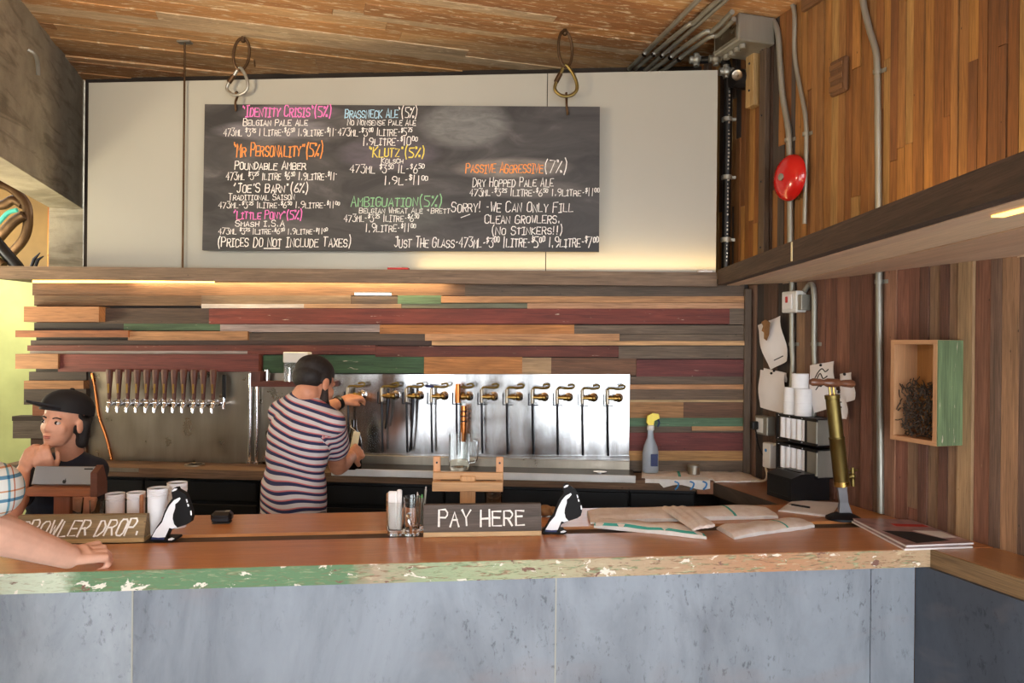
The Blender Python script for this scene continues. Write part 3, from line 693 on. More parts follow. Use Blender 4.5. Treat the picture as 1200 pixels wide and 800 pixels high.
# steel drip tray
dt = thing('drip_tray', 'long steel drip tray on the back counter below the brass taps', 'tray', BACK.world(0, 0, 0), BACK.ang)
a = BACK.px(388, 560, .27)[0]; b = BACK.px(745, 562, .27)[0]; T0 = BAR_Z + 0.0005
m = MB(); m.box(a, b, -0.27, -0.263, T0 - 0.012, T0 + 0.024, bev=0.002); m.build('front_lip', 'lip_steel', dt)
m = MB(); m.box(a, b, -0.2625, -0.075, T0, T0 + 0.019, bev=0.002); m.build('grid_top', 'tray_dark', dt)
m = MB(); m.box(a, BACK.px(738, 545, .075)[0], -0.0745, -0.052, T0, T0 + 0.062, bev=0.002); m.build('upstand', 'dull_steel', dt)
lx, lz = BACK.px(703, 553, .17)
for k, (px_, w_) in enumerate(((703, 0.03),)):
    m = MB(); m.lathe([(0.028, 0), (0.028, 0.003), (0.018, 0.0035), (0.0, 0.001)], 18, Matrix.Translation((lx, -0.17, T0 + 0.0195)), sx=1.2); m.build('drain_cover', 'chrome', dt)
d2 = thing('drain_grate', 'round drain grate on the back counter below the dark tap handles', 'drain', BACK.world(BACK.px(228, 545, .14)[0], -0.14, BAR_Z + 0.0005), BACK.ang)
m = MB(); m.lathe([(0.05, 0), (0.05, 0.006), (0.042, 0.008), (0.036, 0.003), (0, 0.003)], 22); m.build('rim', 'dull_steel', d2)
m = MB()
for k in range(5): m.box(-0.032, 0.032, -0.026 + k * 0.012, -0.022 + k * 0.012, 0.0032, 0.006)
m.build('grille', 'dark_iron', d2)
fx = thing('steel_counter_sheet', 'dull steel sheet covering the left part of the back counter', 'counter top', BACK.world(0, 0, 0), BACK.ang)
m = MB(); m.box(xl + 0.02, BACK.px(170, 548, .2)[0], -BC - 0.004, -BC - 0.0005, BAR_Z - 0.02, BAR_Z - 0.001); m.build('lip', 'dull_steel', fx)

# ------------------------------------------------------------------ lamps of the room and added fill lights
u0 = BACK.world(-1.6, -0.05, 2.02)
area('ledge_downlight', BACK.world(-2.4, -0.055, 2.026), BACK.world(-2.4, -0.02, 1.0), 1.7, 0.03, 9, WARM)
area('panel_uplight', BACK.world(-0.9, -0.085, 2.068), BACK.world(-0.9, -0.05, 3.2), 1.6, 0.03, 3.0, (1.0, 0.66, 0.26))
area('wall_uplight', (1.45, 2.55, 2.10), (1.75, 2.55, 3.3), 0.25, 1.6, 7.5, (1.0, 0.68, 0.32))
area('rear_room_light', (-3.9, 4.3, 2.3), (-3.9, 5.3, 1.4), 1.4, 0.5, 30, (1.0, 0.95, 0.70))
area('beam_fill', (-3.4, 3.6, 1.5), (-2.6, 3.7, 2.6), 0.5, 0.5, 55, (1.0, 0.86, 0.58))  # unseen fill added to brighten the underside of the concrete beam
area('ceiling_fill', (-1.75, 1.5, 2.2), (-1.75, 2.2, 3.3), 0.36, 0.36, 62, (1.0, 0.80, 0.55))  # unseen fill added to brighten the ceiling and the beam's side
# added fittings around those lamps, all unseen
def hung_bowl(x, y, z, r, ztop):
    m = MB(); m.lathe([(0.0, z - .10), (r * .5, z - .085), (r * .9, z - .04), (r, z - .012), (r * .97, z - .012), (r * .6, z - .06), (0.0, z - .08)], 24, Matrix.Translation((x, y, 0)))
    for k in range(3):
        a = k * 2.094; m.tube([(x + r * .97 * math.cos(a), y + r * .97 * math.sin(a), z - .02), (x, y, ztop)], .004, 6)
    struct(m.build('added_bowl_fitting', 'dull_steel'))
hung_bowl(-1.75, 1.5, 2.18, .30, CEIL_Z - .016)
m = MB(); m.lathe([(0.14, 0.0), (0.14, 0.02), (0.02, 0.03), (0.02, 1.36), (0.30, 1.42), (0.36, 1.47), (0.34, 1.47), (0, 1.44)], 24, Matrix.Translation((-3.4, 3.6, 0)))
struct(m.build('added_stand_fitting', 'dull_steel'))
m = MB(); m.box(-4.65, -3.15, 4.14, 4.22, 2.30, 2.56)
for x in (-4.5, -3.3): m.tube([(x, 4.18, 2.56), (x, 4.18, CEIL_Z - .016)], .008, 8)
struct(m.build('added_washer_fitting', 'dull_steel'))
m = MB(); m.box(1.33, 1.58, 1.75, 3.35, 2.022, 2.092); struct(m.build('ledge_uplight_fitting', 'dull_steel'))
# ================================================================== chalk lettering (single strokes)
GL = {'A': '00 26 40|12 32', 'B': '00 06 36 45 44 33 03|33 42 41 30 00', 'C': '45 36 16 05 01 10 30 41', 'D': '00 06 26 44 42 20 00', 'E': '46 06 00 40|03 33', 'F': '46 06 00|03 33',
 'G': '45 36 16 05 01 10 30 41 43 23', 'H': '00 06|03 43|46 40', 'I': '06 46|26 20|00 40', 'J': '16 46|36 31 20 10 01', 'K': '06 00|46 03 40', 'L': '06 00 40', 'M': '00 06 23 46 40', 'N': '00 06 40 46',
 'O': '16 05 01 10 30 41 45 36 16', 'P': '00 06 36 45 44 33 03', 'Q': '16 05 01 10 30 41 45 36 16|22 40', 'R': '00 06 36 45 44 33 03|23 40', 'S': '45 36 16 05 04 13 33 42 41 30 10 01', 'T': '06 46|26 20',
 'U': '06 01 10 30 41 46', 'V': '06 20 46', 'W': '06 10 24 30 46', 'X': '06 40|46 00', 'Y': '06 23 46|23 20', 'Z': '06 46 00 40',
 '0': '16 05 01 10 30 41 45 36 16', '1': '26 20', '2': '05 16 36 45 44 00 40', '3': '06 46 24 43 41 30 10 01', '4': '30 36 02 42', '5': '46 06 04 33 42 41 30 00', '6': '36 14 01 10 30 41 42 33 13 02', '7': '06 46 10', '8': '13 04 05 16 36 45 44 33 13 02 01 10 30 41 42 33', '9': '42 20|43 23 04 05 16 36 45 43',
 '(': '37 15 12 3z', ')': '17 35 32 1z', '%': '00 46|06 16 15 05 06|31 41 40 30 31', '.': '20 21', ',': '21 1z', "'": '26 25', '"': '16 15|36 35', '-': '13 33', '!': '26 22|20 2a', '$': '45 36 16 04 33 42 30 10 01|27 2z', '+': '13 33|24 22', '/': '00 46', ' ': ''}
NARROW = {'1': .55, 'I': .7, '.': .45, ',': .45, "'": .4, '"': .6, '-': .6, '!': .45, '(': .6, ')': .6, ' ': .55}
def strokes(text, caps=False):
    """small capitals after each initial; $ and cents raised and small"""
    import re
    if caps:
        text = re.sub(r'\$(\d+)\.(\d\d|-)', r'{$}\1{\2}', text)
    out = []; x = 0.0; sup = False; prev = ' '
    for ch in text:
        if ch in '{}': sup = ch == '{'; continue
        w = NARROW.get(ch, 1.0)
        if sup: hs, ws, dy = .50, .55, .52
        elif caps and ch.isalpha() and (prev.isalpha() or prev.isdigit()): hs, ws, dy = .80, .88, 0.0
        else: hs, ws, dy = 1.0, 1.0, 0.0
        for st in GL.get(ch, '').split('|'):
            pts = []
            for t in st.split():
                py = {'z': -1.0, 'a': 0.25}.get(t[1]); py = float(t[1]) if py is None else py
                px = 2 + (float(t[0]) - 2) * w if w < 1 else float(t[0])
                pts.append((x + (px - (2 - 2 * w)) * ws, py / 6 * hs + dy))
            if len(pts) > 1: out.append(pts)
        x += (4 * w + 1.5) * ws; prev = ch
    return out, x - 1.5
def ribbon_text(mb, text, x0, x1, z0, z1, y, w, seed=0, M=None, slant=0.06, dz=0.0, caps=False):
    """strokes as thin raised chalk lines in the x-z plane; dz = rise of the line to the right"""
    rnd = random.Random(seed + len(text)); sts, tot = strokes(text, caps); k = (x1 - x0) / tot; h = z1 - z0
    for st in sts:
        jx, jz, js = rnd.uniform(-.03, .03) * h, rnd.uniform(-.05, .05) * h, rnd.uniform(.92, 1.08)
        pts = [Vector((x0 + px * k + slant * h * pz + jx + rnd.uniform(-.02, .02) * h, z0 + pz * h * js + jz + dz * px / tot + rnd.uniform(-.025, .025) * h)) for px, pz in st]
        n = len(pts); V = []; F = []
        for i, p in enumerate(pts):
            t = (pts[min(i + 1, n - 1)] - pts[max(i - 1, 0)]); t = t.normalized() if t.length > 1e-9 else Vector((1, 0))
            q = Vector((-t.y, t.x)) * w * 0.5 * rnd.uniform(.75, 1.15); e = t * (w * 0.4) * (-1 if i == 0 else 1 if i == n - 1 else 0)
            for s in (1, -1):
                for yy in (y, y + 0.0009): V.append((p.x + e.x + q.x * s, yy, p.y + e.y + q.y * s))
        for i in range(n - 1):
            a, b = 4 * i, 4 * i + 4
            F += [(a, b, b + 2, a + 2), (a + 1, a + 3, b + 3, b + 1), (a, a + 1, b + 1, b), (a + 2, b + 2, b + 3, a + 3)]
        F += [(0, 2, 3, 1), (4 * n - 4, 4 * n - 3, 4 * n - 1, 4 * n - 2)]
        mb.add(V, F, M)

# ------------------------------------------------------------------ chalkboard
OFF = 0.11
cbd = thing('chalkboard', 'large hanging chalkboard with the handwritten beer list', 'chalkboard', BACK.world(0, 0, 0), BACK.ang)
m = MB(); c4 = [BACK.px(240, 122, OFF), BACK.px(703, 125, OFF), BACK.px(702, 295, OFF), BACK.px(237, 293, OFF)]
V = [(p[0], -OFF + dy, p[1]) for dy in (0, .018) for p in c4]
m.add(V, [(0, 1, 2, 3)[::-1], (4, 5, 6, 7), (0, 1, 5, 4), (1, 2, 6, 5), (2, 3, 7, 6), (3, 0, 4, 7)]); m.build('slate', 'chalkboard_slate', cbd)
TX = [('chalk_pink', '"IDENTITY CRISIS"(5%)', 284, 388, 124, 137, 1.0), ('chalk_white', 'BELGIAN PALE ALE', 285, 360, 139, 147.5, .7), ('chalk_white', '473ML $3.25 1 LITRE-$6.50 1.9LITRE-$11.-', 262, 393, 150, 159.5, .62),
 ('chalk_orange', '"MR PERSONALITY"(5%)', 273, 378, 168, 184, 1.1), ('chalk_white', 'POUNDABLE AMBER', 275, 358, 188.5, 199, .85), ('chalk_white', '473ML $3.25 1LITRE $6.50 1.9LITRE-$11.-', 265, 394, 201.5, 211, .68),
 ('chalk_white', '"JOE\'S BARN"(6%)', 273, 361, 214.5, 226, .9), ('chalk_white', 'TRADITIONAL SAISON', 268, 345, 226.8, 234.5, .6), ('chalk_white', '473ML-$3.25 1LITRE-$6.50 1.9LITRE-$11.00', 256, 397, 236, 244, .62),
 ('chalk_pink', '"LITTLE PONY"(5%)', 273, 354, 246.5, 257, .95), ('chalk_white', 'SMASH I.S.A', 276, 333, 258, 265.5, .7), ('chalk_white', '473ML $3.25 1LITRE-$6.50 1.9LITRE-$11.00', 256, 383, 267, 274.5, .62),
 ('chalk_white', '(PRICES DO NOT INCLUDE TAXES)', 255, 411, 277, 289.5, .85),
 ('chalk_blue', 'BRASSNECK ALE', 404, 466, 127, 138.5, .85), ('chalk_white', '"(5%)', 466, 489, 125, 138, .75), ('chalk_white', 'NO NONSENSE PALE ALE', 407, 487, 139.5, 147, .62), ('chalk_white', '473ML-$3.00 1LITRE-$5.75', 396, 482, 149.5, 159.5, .65), ('chalk_white', '1.9LITRE-$10.00', 425, 488, 160, 170.5, .7),
 ('chalk_yellow', '"KLUTZ"(5%)', 432, 497, 172, 184.5, 1.0), ('chalk_white', 'KOLSCH', 447, 472, 185, 191.5, .6), ('chalk_white', '473ML $3.50 1L-$6.50', 410, 496, 192, 203, .7), ('chalk_white', '1.9L-$11.00', 450, 500, 205, 216.5, .75),
 ('chalk_green', 'AMBIGUATION(5%)', 411, 518, 229, 242, .95), ('chalk_white', 'BELGIAN WHEAT ALE +BRETT', 421, 527, 243, 250, .6), ('chalk_white', '473ML-$3.25 1LITRE-$6.50', 403, 490, 251, 260, .65), ('chalk_white', '1.9LITRE-$11.00', 428, 486, 261.5, 272, .68),
 ('chalk_white', 'JUST THE GLASS-473ML-$3.00 1LITRE-$5.00 1.9LITRE-$7.00', 462, 700, 277.5, 290, .85),
 ('chalk_orange', 'PASSIVE AGGRESSIVE', 546, 636, 190, 203, .9), ('chalk_white', '(7%)', 638, 664, 187, 202, .8), ('chalk_white', 'DRY HOPPED PALE ALE', 554, 648, 208, 219, .75), ('chalk_white', '473ML-$3.25 1LITRE-$6.50 1.9LITRE-$11.00', 550, 701, 220.5, 230, .68),
 ('chalk_white', 'SORRY! -WE CAN ONLY FILL', 529, 671, 236, 249, .8), ('chalk_white', 'CLEAN GROWLERS.', 568, 656, 250.5, 262, .8), ('chalk_white', '(NO STINKERS!!)', 576, 659, 264.5, 275, .8)]
for i, (mt, tx, x0, x1, y0, y1, w) in enumerate(TX):
    a, zb_ = BACK.px(x0, y1, OFF); b, zt_ = BACK.px(x1, y0, OFF); zb2 = BACK.px(x1, y1, OFF)[1]; zt1 = BACK.px(x0, y0, OFF)[1]
    hh_ = (zt1 - zb_) * 0.04; m = MB(); ribbon_text(m, tx, a, b, zb_ + hh_, zt1 - hh_ * (1.0 if w > .8 else 1.4), -OFF - 0.001, 0.0058 * w, i, dz=zb2 - zb_, caps=True)
    if 'NOT' in tx:
        ax, az = BACK.px(309, 291.5, OFF); bx_, bz = BACK.px(328, 291, OFF); m.box(ax, bx_, -OFF - .001, -OFF - .0001, az, az + .005)
    if tx.startswith('SORRY'):
        ax, az = BACK.px(540, 255, OFF); bx_, bz = BACK.px(551, 251, OFF); m.tube([(ax, -OFF - .001, az), (bx_, -OFF - .001, bz)], .002, 5)
    m.build('chalk_writing', mt, cbd)
# hooks carrying it
def hook_chain(topx, topy, boardx, boardy, label, met1, met2):
    bl, bz = BACK.px(boardx, boardy, OFF + .004); top = PZ(topx, topy, CEIL_Z - 0.012); tl = BACK.loc(top)
    ly = -OFF - 0.012
    q = thing('hanging_hook', label, 'hook', BACK.world(bl, ly, bz), BACK.ang, 'hooks carrying the chalkboard')
    T = Vector((tl.x - bl, -0.01, CEIL_Z - bz - 0.016)); s_ = T.length
    def at(t, dx=0, dy=0): return T * t + Vector((dx, dy, 0))
    # long open iron ring at the ceiling
    m = MB(); ring = []
    for k in range(28):
        th = 2 * math.pi * k / 28; ring.append(at(0.74 + 0.24 * math.cos(th), 0.034 * math.sin(th), 0.018 * math.sin(th)))
    m.tube(ring, 0.0075, 8, closed=True); m.build('iron_ring', met1, q)
    m = MB(); m.tube([at(0.95), at(1.0)], 0.011, 8); m.ball(at(0.95), 0.014); m.build('ceiling_eye', 'rusty_iron', q)
    # pear shaped carabiner
    m = MB(); car = []
    for t, dx in ((0.50, -0.012), (0.53, 0.0), (0.50, 0.014), (0.42, 0.034), (0.30, 0.052), (0.20, 0.052), (0.14, 0.030), (0.12, 0.0), (0.14, -0.032), (0.21, -0.056), (0.30, -0.050), (0.42, -0.026)): car.append(at(t, dx))
    car = bez(car + [car[0]], 4)[:-1]; m.tube(car, 0.0085, 8, closed=True); cb_ = m.build('carabiner', met2, q)
    m = MB(); m.tube([at(0.31, -0.050), at(0.42, -0.027)], 0.0125, 10); m.build('gate_sleeve', met1, cb_)
    m = MB(); hk_ = [at(0.135, 0.0, -0.012), at(0.16, 0.0, 0.0), at(0.125, 0.0, 0.012), at(0.06, 0.0, 0.004), at(0.0, 0.0, -0.004), at(-0.09, 0.004, 0.0), at(-0.115, 0.004, 0.007)]
    m.tube(bez(hk_, 4), 0.006, 8); m.build('board_hook', met1, q)
hook_chain(283, 40, 277, 121, 'grey carabiner on an iron ring over the left end of the chalkboard', 'rusty_iron', 'galvanised')
hook_chain(662, 40, 664, 124, 'dark brass carabiner on an iron ring over the right end of the chalkboard', 'rusty_iron', 'old_brass')

# ------------------------------------------------------------------ brass taps
TXS = [408, 447.5, 476.5, 505.5, 535, 564.5, 594, 624, 653, 682.5, 712]
TLAB = ['brass tap held by the person in the striped shirt', 'brass tap second from the left, just right of the dark bottle', 'brass tap third from the left, on the brightest stripe of the steel', 'brass tap fourth from the left with a blue lever', 'brass tap with a wooden handle and a long copper sleeve',
        'brass tap right of the copper sleeved one', 'brass tap sixth from the right end of the row', 'brass tap fourth from the right, with an upturned lever', 'brass tap third from the right end of the row', 'brass tap second from the right end of the row', 'brass tap nearest the right edge of the steel panel']
TLAB[6] = 'brass tap fifth from the right end of the row'
POFF = 0.036
def make_tap(label):
    q = thing('brass_tap', label, 'tap', (0, 0, 0), BACK.ang, 'brass taps on the steel panel')
    m = MB(); R_ = Matrix.Rotation(math.radians(90), 4, 'X')
    # shank out of the wall (slightly to the right), body running left
    m.lathe([(0.024, 0.0005), (0.024, 0.006), (0.016, 0.010), (0.012, 0.03), (0.012, 0.05)], 16, Matrix.Translation((0.058, 0, 0)) @ R_); m.build('wall_flange', 'chrome', q)
    m = MB(); m.tube([(0.058, -0.045, 0), (0.050, -0.056, 0), (0.0, -0.058, 0), (-0.004, -0.058, 0)], [0.011, 0.012, 0.0095, 0.009], 12)
    m.lathe([(0.0155, -0.006), (0.0155, 0.006)], 12, Matrix.Translation((0.036, -0.058, 0)) @ Matrix.Rotation(math.radians(90), 4, 'Y')); m.ball((0.058, -0.056, 0), 0.0145); m.build('spigot_body', 'brass', q)
    m = MB(); m.tube([(0, -0.058, -0.030), (0, -0.058, 0.040)], 0.0095, 10); m.build('valve_stem', 'dull_steel', q)
    m = MB(); m.tube(bez([(0, -0.058, 0.036), (0.008, -0.058, 0.048), (0.036, -0.058, 0.048)], 4), 0.0055, 8); m.tube(bez([(0.034, -0.058, 0.048), (0.052, -0.058, 0.046), (0.078, -0.060, 0.050), (0.086, -0.060, 0.060), (0.074, -0.060, 0.067), (0.052, -0.058, 0.062)], 5), [0.0060] * 12 + [0.0048] * 14, 8); m.build('curled_lever', 'old_brass', q)
    m = MB(); m.box(-0.018, 0.030, -0.064, -0.052, -0.041, -0.037); m.box(-0.022, -0.017, -0.066, -0.050, -0.041, 0.020); m.build('bracket', 'dark_iron', q)
    m = MB(); m.tube([(0, -0.058, -0.030), (0.002, -0.056, -0.15), (0.006, -0.052, -0.29)], 0.0058, 8); m.build('filler_tube', 'dark_iron', q)
    return q
tap0 = None
for i, x in enumerate(TXS):
    lx, lz = BACK.px(x, slope(x, 449, 463.5, 713, 466.5), POFF + .058); w = BACK.world(lx, -POFF, lz)
    if tap0 is None: tap0 = make_tap(TLAB[0]); tap0.location = w; q = tap0
    else: q = dup(tap0, w, None, TLAB[i])
    if i == 3:
        m = MB(); m.tube([(-0.03, -0.058, 0.052), (0.0, -0.058, 0.050), (0.012, -0.058, 0.050)], 0.007, 8); m.build('blue_grip', 'navy_paint', q)
    if i in (1, 2):
        m = MB(); m.tube([(0.033, -0.058, 0.04), (0.033, -0.058, -0.03), (0.026 if i == 1 else 0.03, -0.056, -0.12 if i == 1 else -0.15), (0.018, -0.052, -0.17 if i == 1 else -0.285)], [0.007, 0.009, 0.0055, 0.005], 8); m.build('second_tube', 'dark_iron', q)
    if i == 4:
        m = MB(); m.tube([(0.010, -0.074, -0.03), (0.010, -0.074, 0.066)], 0.014, 12); m.build('wooden_grip', 'copper', q)
        m = MB(); m.tube([(0.040, -0.07, -0.045), (0.040, -0.07, -0.225)], 0.0165, 12); cs = m.build('copper_sleeve', 'copper', q)
        m = MB()
        for z in (-0.07, -0.095, -0.12): m.lathe([(0.0185, z), (0.0185, z - 0.006)], 12, Matrix.Translation((0.040, -0.07, 0)))
        m.build('clip_rings', 'dark_iron', cs)
# dark wooden tap handles on the left
HX = [128, 139, 149.8, 160.6, 172, 182.2, 192.8, 204, 214.8, 227.2, 238, 249.6]
ORD = ['leftmost', 'second from the left', 'third from the left', 'fourth from the left', 'fifth from the left', 'sixth from the left', 'sixth from the right', 'fifth from the right', 'fourth from the right', 'third from the right', 'second from the right', 'rightmost']
def make_handle(label):
    q = thing('tap_handle', label, 'tap', (0, 0, 0), BACK.ang, 'dark wooden tap handles')
    m = MB(); m.lathe([(0.009, 0.0), (0.0105, 0.006), (0.011, 0.03), (0.0125, 0.06), (0.017, 0.115), (0.0185, 0.15), (0.016, 0.158), (0, 0.160)], 14, Matrix.Translation((0, -0.075, 0.012)), col=L((86, 43, 28)), sy=.8); m.build('wooden_grip', 'new_timber', q)
    m = MB(); m.box(-0.0055, 0.0055, -0.0865, -0.0835, 0.045, 0.095, bev=0.001); m.build('name_plate', 'brass', q)
    m = MB(); m.tube([(0, -0.0, -0.012), (0, -0.05, -0.012), (0, -0.062, -0.014)], [0.013, 0.011, 0.012], 10)
    m.tube([(0, -0.07, 0.012), (0, -0.072, -0.012), (0, -0.085, -0.03), (0, -0.088, -0.058)], [0.008, 0.013, 0.010, 0.008], 10); m.ball((0, -0.072, -0.006), 0.0135); m.lathe([(0.022, 0), (0.022, 0.006)], 14, Matrix.Translation((0, -0.001, -0.012)) @ Matrix.Rotation(math.radians(90), 4, 'X')); m.build('faucet', 'chrome', q)
    return q
h0 = None
for i, x in enumerate(HX):
    lx, lz = BACK.px(x, slope(x, 128, 470, 250, 471), .088); w = BACK.world(lx, -.013, lz)
    lab = '%s of the twelve dark wooden tap handles on the left panel' % ORD[i]
    if h0 is None: h0 = make_handle(lab); h0.location = w
    else: dup(h0, w, None, lab)
q, lx, lz = on_wall(BACK, 'tap_handle', 'black tap handle seen edge on, right of the dark wooden row', 'tap', 262, 470, .06); q.location = BACK.world(lx, -.013, lz)
m = MB(); m.box(-0.010, 0.010, -0.05, -0.035, 0.012, 0.14, bev=0.004); m.build('grip', 'black_satin', q)
m = MB(); m.tube([(0, 0, -0.01), (0, -0.045, -0.012), (0, -0.05, -0.04)], [0.012, 0.012, 0.009], 10); m.tube([(0, -0.043, -0.01), (0, -0.043, 0.02)], 0.008, 8); m.build('faucet', 'chrome', q)

# ------------------------------------------------------------------ things on the bar
def on_bar(name, label, cat, x, y, z=BAR_Z + 0.0005, rz=BAR.ang, group=None):
    p = PZ(x, y, z); return thing(name, label, cat, p, rz, group), p
def pxm(p): return p.y / FPX          # metres per pixel at a point
# lettered wedge signs
def wedge_sign(x0, x1, yb, yt, label, text, face, edge, tx0, tx1, ty0, ty1, lw, chalk, slant):
    p0 = PZ(x0, yb, BAR_Z); p1 = PZ(x1, yb - 0.0, BAR_Z); p1 = Vector((p1.x, p0.y + (p1.x - p0.x) * 0.10, BAR_Z)); mid = (p0 + p1) / 2; w = (p1 - p0).length / 2
    s = mid.y / FPX; h = (yb - yt) * s; rz = math.atan2(p1.y - p0.y, p1.x - p0.x)
    q = thing('wooden_sign', label, 'sign', (mid.x, mid.y, BAR_Z + 0.0005), rz)
    hb = h * 0.16
    m = MB(); m.box(-w, w, 0, 0.06, 0, hb, col=L(edge), bev=0.002); m.build('base_strip', 'new_timber', q)
    m = MB(); m.prism([(0.001, hb + 0.0005), (0.055, hb + 0.0005), (0.046, h), (0.024, h)], -w, w, axis=0, col=L(face)); fo = m.build('face_block', 'reclaimed_wood', q)
    # lettering lies on the sloping face
    ang = math.atan2(0.023, h - hb); M_ = Matrix.Translation((0, 0.001, hb)) @ Matrix.Rotation(-ang, 4, 'X')
    hh = math.hypot(0.023, h - hb)
    fx = lambda x: -w + 2 * w * (x - x0) / (x1 - x0)
    fz = lambda y: hh * (1 - (y - yt) / ((yb - yt) * 0.84))
    m = MB(); ribbon_text(m, text, fx(tx0), fx(tx1), fz(ty1), fz(ty0), -0.0012, lw, 3, M_, slant); m.build('chalk_writing', chalk, q)
    return q
wedge_sign(496, 635, 630, 594, 'dark wooden block sign reading PAY HERE in chalk', 'PAY HERE', (96, 84, 76), (214, 178, 132), 514, 614, 600.5, 617.5, 0.0065, 'chalk_white', 0.0)
wedge_sign(16, 164, 638, 607, 'tan wooden block sign reading GROWLER DROP in chalk', 'GROWLER DROP.', (150, 126, 88), (196, 160, 106), 18, 156, 613, 629.5, 0.0055, 'chalk_white', 0.35)

# black and white painted cutouts
def cutout(x0, yb, yt, label):
    p = PZ(x0, yb, BAR_Z); q = thing('painted_cutout', label, 'figure', (p.x, p.y, BAR_Z + 0.0005), 0.03, 'black and white cutouts'); k = (yb - yt) * pxm(p) / 620.0
    S = lambda pts: [((a - 350) * k, (650 - b) * k) for a, b in pts]
    # outline coordinates taken on a 10x enlargement of the right hand one
    out = [(350, 640), (350, 610), (385, 560), (430, 480), (480, 410), (510, 320), (550, 230), (600, 160), (590, 110), (592, 70), (615, 45), (650, 40), (662, 66), (700, 85), (740, 110), (765, 160), (790, 240), (815, 310), (820, 370), (805, 425), (760, 455), (700, 475), (650, 490), (605, 510), (570, 530), (545, 590), (545, 615), (630, 610), (640, 630), (600, 648), (400, 650)]
    m = MB(); m.prism(S(out), 0, 0.022, axis=1); m.build('black_board', 'black_paint', q)
    wh = [(378, 592), (430, 500), (490, 430), (525, 330), (570, 240), (620, 180), (680, 150), (692, 165), (660, 205), (632, 225), (632, 270), (610, 340), (606, 390), (622, 450), (655, 485), (605, 500), (570, 490), (545, 550), (525, 595), (450, 600)]
    m = MB(); m.prism(S(wh), -0.002, -0.0002, axis=1); m.build('white_body', 'white_paint', q)
    m = MB()
    for pl in ([(592, 78), (620, 52), (655, 50), (640, 72), (605, 85)], [(750, 170), (762, 168), (772, 200), (762, 212)], [(765, 225), (780, 222), (788, 248), (775, 255)], [(800, 300), (812, 296), (820, 335), (815, 350), (803, 345)], [(560, 615), (600, 600), (630, 612), (600, 630), (560, 630)]): m.prism(S(pl), -0.002, -0.0002, axis=1)
    m.build('white_marks', 'white_paint', q)
    m = MB(); m.prism(S([(378, 596), (520, 600), (510, 622), (372, 618)]), -0.002, -0.0002, axis=1); m.build('blue_foot_band', 'navy_paint', q)
    m = MB(); m.box(5 * k, 270 * k, 0.0225, 0.07, 0, 0.008, bev=0.002); m.build('foot_board', 'black_paint', q)
    return q
cutout(636.5, 626, 566, 'black and white painted cutout beside the PAY HERE sign')
cutout(175, 635, 570, 'black and white painted cutout in front of the white paper cups')

# paper cup stacks
def cup_stack(x, yb, yt, w, label, n):
    p = PZ(x, yb, BAR_Z); s = pxm(p); h = (yb - yt) * s; r = w * s / 2
    q = thing('paper_cup_stack', label, 'cups', (p.x, p.y + r, BAR_Z + 0.0005), 0, 'stacks of white paper cups')
    m = MB(); m.lathe([(r * .92, 0), (r * .94, h * .55), (r * .95, h - 0.03), (r * .95, h - 0.028)], 22); m.build('bottom_cup', 'cup_paper', q)
    for i in range(n):
        z = h - (n - i) * 0.0075
        m = MB(); m.lathe([(r * .93, z - 0.002), (r * .99, z), (r * 1.0, z + 0.004), (r * .96, z + 0.0055)] + ([(r * .9, z + .004), (r * .8, z - 0.05), (0, z - .05)] if i == n - 1 else []), 22); m.build('cup_rim', 'cup_paper', q)
cup_stack(202, 620, 566.5, 23, 'tallest white paper cup stack, partly behind the cutout', 4); cup_stack(179, 630, 573, 24, 'white paper cup stack standing in front, left of the cutout', 4)
cup_stack(154, 617, 578, 21, 'white paper cup stack with a wooden stick at its side', 3); cup_stack(129, 612, 579.5, 22, 'shortest white paper cup stack, near the tablet stand', 3)
q, p = on_bar('wooden_stick', 'brown wooden stick standing between two white cup stacks', 'stick', 165, 618)
m = MB(); m.box(-0.006, 0.006, 0, 0.01, 0, 0.112, col=L((176, 120, 82)), bev=0.002); m.build('stick', 'new_timber', q)
q, p = on_bar('card_reader', 'small black device lying on the bar right of the cups', 'device', 258, 614)
m = MB(); m.box(-0.036, 0.036, 0.004, 0.05, 0.004, 0.040, bev=0.010); m.build('body', 'black_plastic', q)
m = MB(); m.box(-0.030, 0.028, 0.0, 0.0039, 0.008, 0.022, bev=0.001); m.build('front_strip', 'dark_iron', q)
m = MB(); m.box(0.012, 0.028, 0.012, 0.03, 0.0402, 0.043, bev=0.001); m.build('button', 'galvanised', q)
m = MB(); m.box(-0.030, 0.030, 0.006, 0.046, 0, 0.0038); m.build('base_pad', 'dark_rubber', q)

# glass tumblers
def tumbler(x, yb, yt, w, label, facets=18, name='glass_tumbler', loc=None):
    p = PZ(x, yb, BAR_Z) if loc is None else loc; s = pxm(p); h = (yb - yt) * s; r = w * s / 2
    q = thing(name, label, 'glass', (p.x, p.y + r, p.z + 0.0005), 0)
    m = MB(); m.lathe([(0, 0), (r * .86, 0), (r * .92, h * .3), (r, h), (r * .93, h), (r * .84, h * .32), (r * .7, h * .16), (0, h * .14)], facets); m.build('glass_wall', 'glass', q)
    return q
tumbler(76, 612, 587, 26, 'short clear glass behind the GROWLER DROP sign, left of the paper cups', 12)
tumbler(109, 612, 588, 17, 'narrow clear glass just left of the shortest cup stack', 12)
tumbler(578, 603, 571, 22, 'small clear glass behind the PAY HERE sign, right of the wooden stand post', 12)
